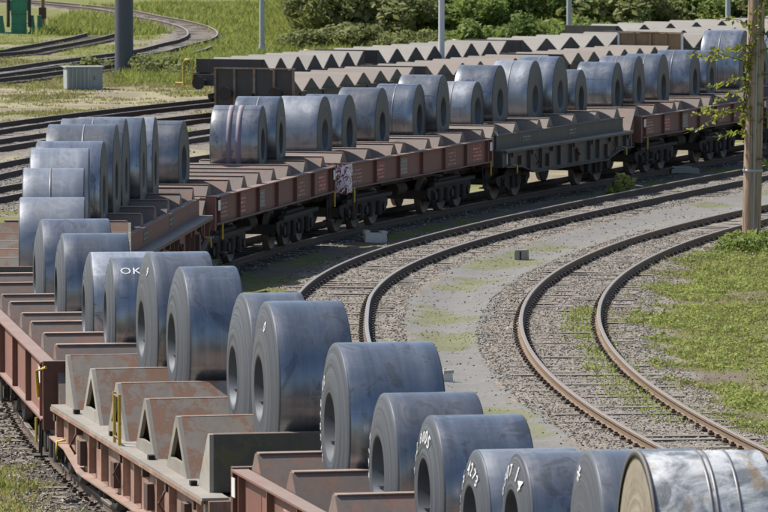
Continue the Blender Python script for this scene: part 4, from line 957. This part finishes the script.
# wooden pole with its cable cover
PX, PY = 8.66, 136.6; pz = gzs(PX, PY)-.3
m_ = MB(); hts = [0, 2, 4, 6, 8, 10]; m_.tube([(h_*.018, 0, h_) for h_ in hts], .22, 24, 0, [.225,.218,.21,.20,.19,.185])
wp = m_.build('wooden_pole', 'old_wood', None, (PX, PY, pz)); tag(wp, 'brown weathered wooden pole with climbing plants at the right', 'pole')
m_ = MB(); m_.tube([(h_*.018+.03, -.225+h_*.004, h_) for h_ in hts], .02, 8); m_.build('cable_pipe', 'cabinet_grey', wp)
for z in (2.0,):
    m_ = MB(); m_.lathe_y([(.235,.03),(.225,.03),(.225,-.03),(.235,-.03)], 24); q = m_.build('band', 'galvanised', wp, (z*.018, 0, z), (R(90), 0, 0)); q.scale = (1, 1, 1)

# stones and boxes lying between the tracks
def block(name, x, y, s, rz, mat, label, cat='block', seed=1):
    rd = random.Random(seed); m_ = MB(); a, b_, h = s; k = .03
    prof = [(-a,0),(a,0),(a-.01,h-k),(a-k,h),(-a+k,h-rd.uniform(0,.03)),(-a+.01,h-k)]; m_.prism_y(prof, -b_, b_)
    return tag(m_.build(name, mat, None, (x, y, gzs(x, y)-.02), (0, 0, rz)), label, cat)
o = block('white_box', -.21, 136.6, (.26,.16,.24), R(10), 'white_stone', 'small white box on the dirt beside the coil train', 'box', 1)
m_ = MB(); m_.box(-.27,-.14,-.17,.17,.225,.30); m_.box(.12,.27,-.17,.17,.225,.28); m_.build('rim', 'white_stone', o)
o = block('marker_stone', 1.04, 100.3, (.13,.10,.17), R(25), 'white_stone', 'pale marker stone on the grey path just above the chalked coils', 'stone', 2)
m_ = MB(); m_.box(-.05,.14,-.11,.02,.155,.21); m_.build('broken_top', 'concrete', o)
o = block('concrete_marker', 3.13, 131.4, (.15,.12,.26), R(-10), 'concrete', 'small grey concrete marker between the two curved tracks', 'marker', 3)
m_ = MB(); m_.box(-.03,.0,-.13,-.121,.02,.22); m_.build('groove', 'black_void', o)
o = block('concrete_slab', 8.6, 166.2, (.42,.2,.16), R(12), 'concrete', 'flat concrete slab on the ground left of the wooden pole', 'slab', 4)
m_ = MB(); m_.box(-.3,.2,-.15,.15,.16,.21); m_.build('broken_piece', 'concrete', o)

# ------------------------------------------------------------------ plants
def foliage_mesh(name, n, rx, ry, rz_, leaf, mat, seed, clumps=14, flat=.0):
    rg = np.random.default_rng(seed)
    cc = rg.normal(0, 1, (clumps, 3)); cc /= np.linalg.norm(cc, axis=1)[:, None]; cc *= rg.uniform(.35,.92,(clumps,1)); cc[:, 2] = np.abs(cc[:, 2])*.95+.05
    cr = rg.uniform(.20,.46,clumps)
    k = rg.integers(0, clumps, n); d = rg.normal(0, 1, (n, 3)); d /= np.linalg.norm(d, axis=1)[:, None]; P = cc[k]+d*(cr[k]*rg.uniform(.45,1.12,n)**.6)[:, None]
    P *= np.array([rx, ry, rz_]); P[:, 2] = np.abs(P[:, 2])
    a = rg.normal(0, 1, (n, 3)); a /= np.linalg.norm(a, axis=1)[:, None]; nn = d*.8+rg.normal(0, .6, (n, 3)); b_ = np.cross(nn, a); b_ /= np.linalg.norm(b_, axis=1)[:, None]; a = np.cross(b_, nn); a /= np.linalg.norm(a, axis=1)[:, None]
    s = leaf*rg.uniform(.6,1.4,n)[:, None]; nd = nn/np.linalg.norm(nn, axis=1)[:, None]
    Vv = np.stack([P-a*s, P+b_*s*.5-nd*s*.12, P+a*s, P-b_*s*.5-nd*s*.12], 1).reshape(-1, 3)
    return np_mesh(name, Vv, (np.arange(n)*4)[:, None]+np.array([[0,1,2,3]]), mat)
def stems_mesh(name, n, h, sp, seed):
    rd = random.Random(seed); m_ = MB()
    for k in range(n):
        a = rd.uniform(0, 6.28); q = rd.uniform(.3, 1)*sp; hh = h*rd.uniform(.6, 1)
        m_.tube([(0.1*math.cos(a), .1*math.sin(a), -.1), (q*.4*math.cos(a), q*.4*math.sin(a), hh*.5), (q*math.cos(a), q*math.sin(a), hh)], .03, 5, 0, [.045,.03,.012])
    return m_.mesh(name, ['bark'])
BV = []
for i, (mat, n, rx, rz_, lf) in enumerate((('leaf_dark',3000,2.0,2.2,.15), ('leaf_mid',3000,1.8,2.4,.15), ('leaf_mid',2800,1.9,2.0,.15), ('leaf_bramble',2600,2.1,1.5,.15), ('leaf_bramble',2400,1.7,1.2,.14), ('leaf_mid',2600,1.6,1.6,.15), ('leaf_bramble',3200,2.2,2.6,.16))):
    BV.append((foliage_mesh('foliage', n, rx, rx*.9, rz_, lf, mat, 40+i, 16), stems_mesh('stems', 9, rz_*.75, rx*.6, 60+i), mat))
KN = {'leaf_dark': 'dark green', 'leaf_mid': 'fresh green', 'leaf_bramble': 'olive bramble'}
rd = random.Random(5); bushes = []
def bush(x, y, vi, sc, label):
    f_, s_, mat = BV[vi]; r = empty('shrub', (x, y, gzs(x, y)-.1), rd.uniform(0, 6.28)); r.scale = (sc*rd.uniform(1.0,1.35), sc, sc*rd.uniform(.7,1.05))
    link('foliage', f_, r); link('stems', s_, r); tag(r, label, 'shrub', 'shrubs on the bank behind the yard')
specs = []
x = -3.4; k = 0
while x < 24:                                    # front row on the bank
    right = x > 4.5
    vi = rd.choice([3,4,3,5] if not right else [0,2,5,1,2]); specs.append((x, 270.5+rd.uniform(-1.5,2)+max(0, x-8)*.35, vi, rd.uniform(.75,1.05)*(.75 if x < 0 else 1), 'front')); x += rd.uniform(1.1,1.7)
x = -2.0
while x < 26:
    vi = rd.choice([1,6,2,6,0] if x > 3 else [3,6,4]); specs.append((x, 277+rd.uniform(-2,2)+max(0, x-8)*.35, vi, rd.uniform(.9,1.2), 'middle')); x += rd.uniform(1.4,2.0)
x = 1.0
while x < 28:
    specs.append((x, 284+rd.uniform(-2,2)+max(0, x-8)*.35, rd.choice([1,6,2,0]), rd.uniform(1.1,1.4), 'rear')); x += rd.uniform(2.3,3.1)
cnt = {}
NUMW = ['first','second','third','fourth','fifth','sixth','seventh','eighth','ninth','tenth','eleventh','twelfth','thirteenth','fourteenth','fifteenth','sixteenth','seventeenth','eighteenth','nineteenth','twentieth']
for (x, y, vi, sc, row) in specs:
    kk = (row, BV[vi][2]); i = cnt.get(kk, 0); cnt[kk] = i+1
    bush(x, y, vi, sc, '%s shrub, %s of its kind from left in %s row on bank' % (KN[BV[vi][2]], NUMW[i], row))
# low weed clump by the track and at the pole foot
def clump(name, x, y, rx, h, n, leaf, mat, label, seed, cat='plant'):
    r = empty(name, (x, y, gzs(x, y)-.02)); tag(r, label, cat)
    link('leaves', foliage_mesh('leaves', n, rx, rx, h, leaf, mat, seed, 9), r); link('stems', stems_mesh('stems', 7, h*.8, rx*.7, seed), r)
clump('weed_clump', 6.3, 155.6, .42, .62, 420, .075, 'weed_green', 'single leafy green weed between the train and the curved track', 81)
clump('weed_clump', 8.85, 135.6, 1.05, .6, 1500, .07, 'weed_green', 'leafy weeds growing round the foot of the wooden pole', 82)
clump('weed_clump', 8.2, 133.6, .8, .5, 900, .06, 'leaf_mid', 'darker leafy weeds just in front of the wooden pole foot', 83)
clump('low_shrub', -9.6, 245.2, 1.5, .75, 900, .12, 'leaf_bramble', 'low grey-brown scrub at the foot of the thick column, right side', 84, 'shrub')
clump('low_shrub', -7.6, 243.0, 1.6, .65, 900, .12, 'leaf_bramble', 'low grey-brown scrub between the column and the yellow handle', 85, 'shrub')
clump('low_shrub', -12.9, 250, 1.3, .6, 700, .12, 'leaf_bramble', 'low scrub behind the ribbed cabinet, left of the column', 86, 'shrub')

# climbing plant on the pole: twigs with bright leaves
def twig_plant(name, origin, stems, leaf, per, mat, label, seed):
    rg = np.random.default_rng(seed); r = empty(name, origin); tag(r, label, 'climbing plant')
    m_ = MB(); LPt = []
    for pts in stems:
        m_.tube(pts, .012, 5, 0, [.014-.009*i/(len(pts)-1) for i in range(len(pts))])
        P = np.array(pts, float); n = len(P)
        for _ in range(int(per*np.sum(np.linalg.norm(np.diff(P, axis=0), axis=1)))):
            i = rg.integers(0, n-1); t = rg.random(); LPt.append(P[i]*(1-t)+P[i+1]*t+rg.normal(0, .045, 3))
    m_.build('twigs', 'bark', r)
    P = np.array(LPt); n = len(P); a = rg.normal(0, 1, (n, 3)); a /= np.linalg.norm(a, axis=1)[:, None]; nn = rg.normal(0, 1, (n, 3))+np.array([-.3,-.6,.5]); b_ = np.cross(nn, a); b_ /= np.linalg.norm(b_, axis=1)[:, None]
    s = leaf*rg.uniform(.6,1.3,n)[:, None]
    Vv = np.stack([P-a*s, P-a*s*.2+b_*s*.55, P+a*s, P-a*s*.2-b_*s*.55], 1).reshape(-1, 3)
    link('leaves', np_mesh('leaves', Vv, (np.arange(n)*4)[:, None]+np.array([[0,1,2,3]]), mat), r); return r
rd = random.Random(9)
st_ = []
for k in range(2):
    a = rd.uniform(0, 6.28); pts = []
    for z in np.linspace(2.9, 7.2, 10): a += rd.uniform(.1,.6); pts.append((.26*math.cos(a)+z*.018, .26*math.sin(a), z))
    st_.append(pts)
for (z0, dx, dy, dz) in ((4.4,-1.7,-.3,.5), (4.0,-1.2,.3,.1), (3.5,-1.7,-.2,-.5), (4.6,-1.0,.2,.4), (4.7,.7,-.1,.2), (4.2,.9,.1,-.1), (3.9,-1.5,.2,-.5), (3.2,-1.3,-.3,.35), (2.75,-1.0,.3,.15), (4.9,-1.2,-.2,-.2), (5.3,.9,0,-.7), (3.6,.8,-.2,-.8), (2.3,.7,-.3,-.6), (5.2,-1.0,.2,.6), (3.0,.6,-.1,.5)):
    st_.append([(.1+dx*t, dy*t-.15, z0+dz*t+.12*math.sin(t*5)) for t in np.linspace(0, 1, 6)])
twig_plant('climbing_plant', (PX, PY, pz), st_, .075, 26, 'leaf_bright', 'bright yellow-green climbing plant on and around the wooden pole', 91)

SC.render.engine = 'CYCLES'
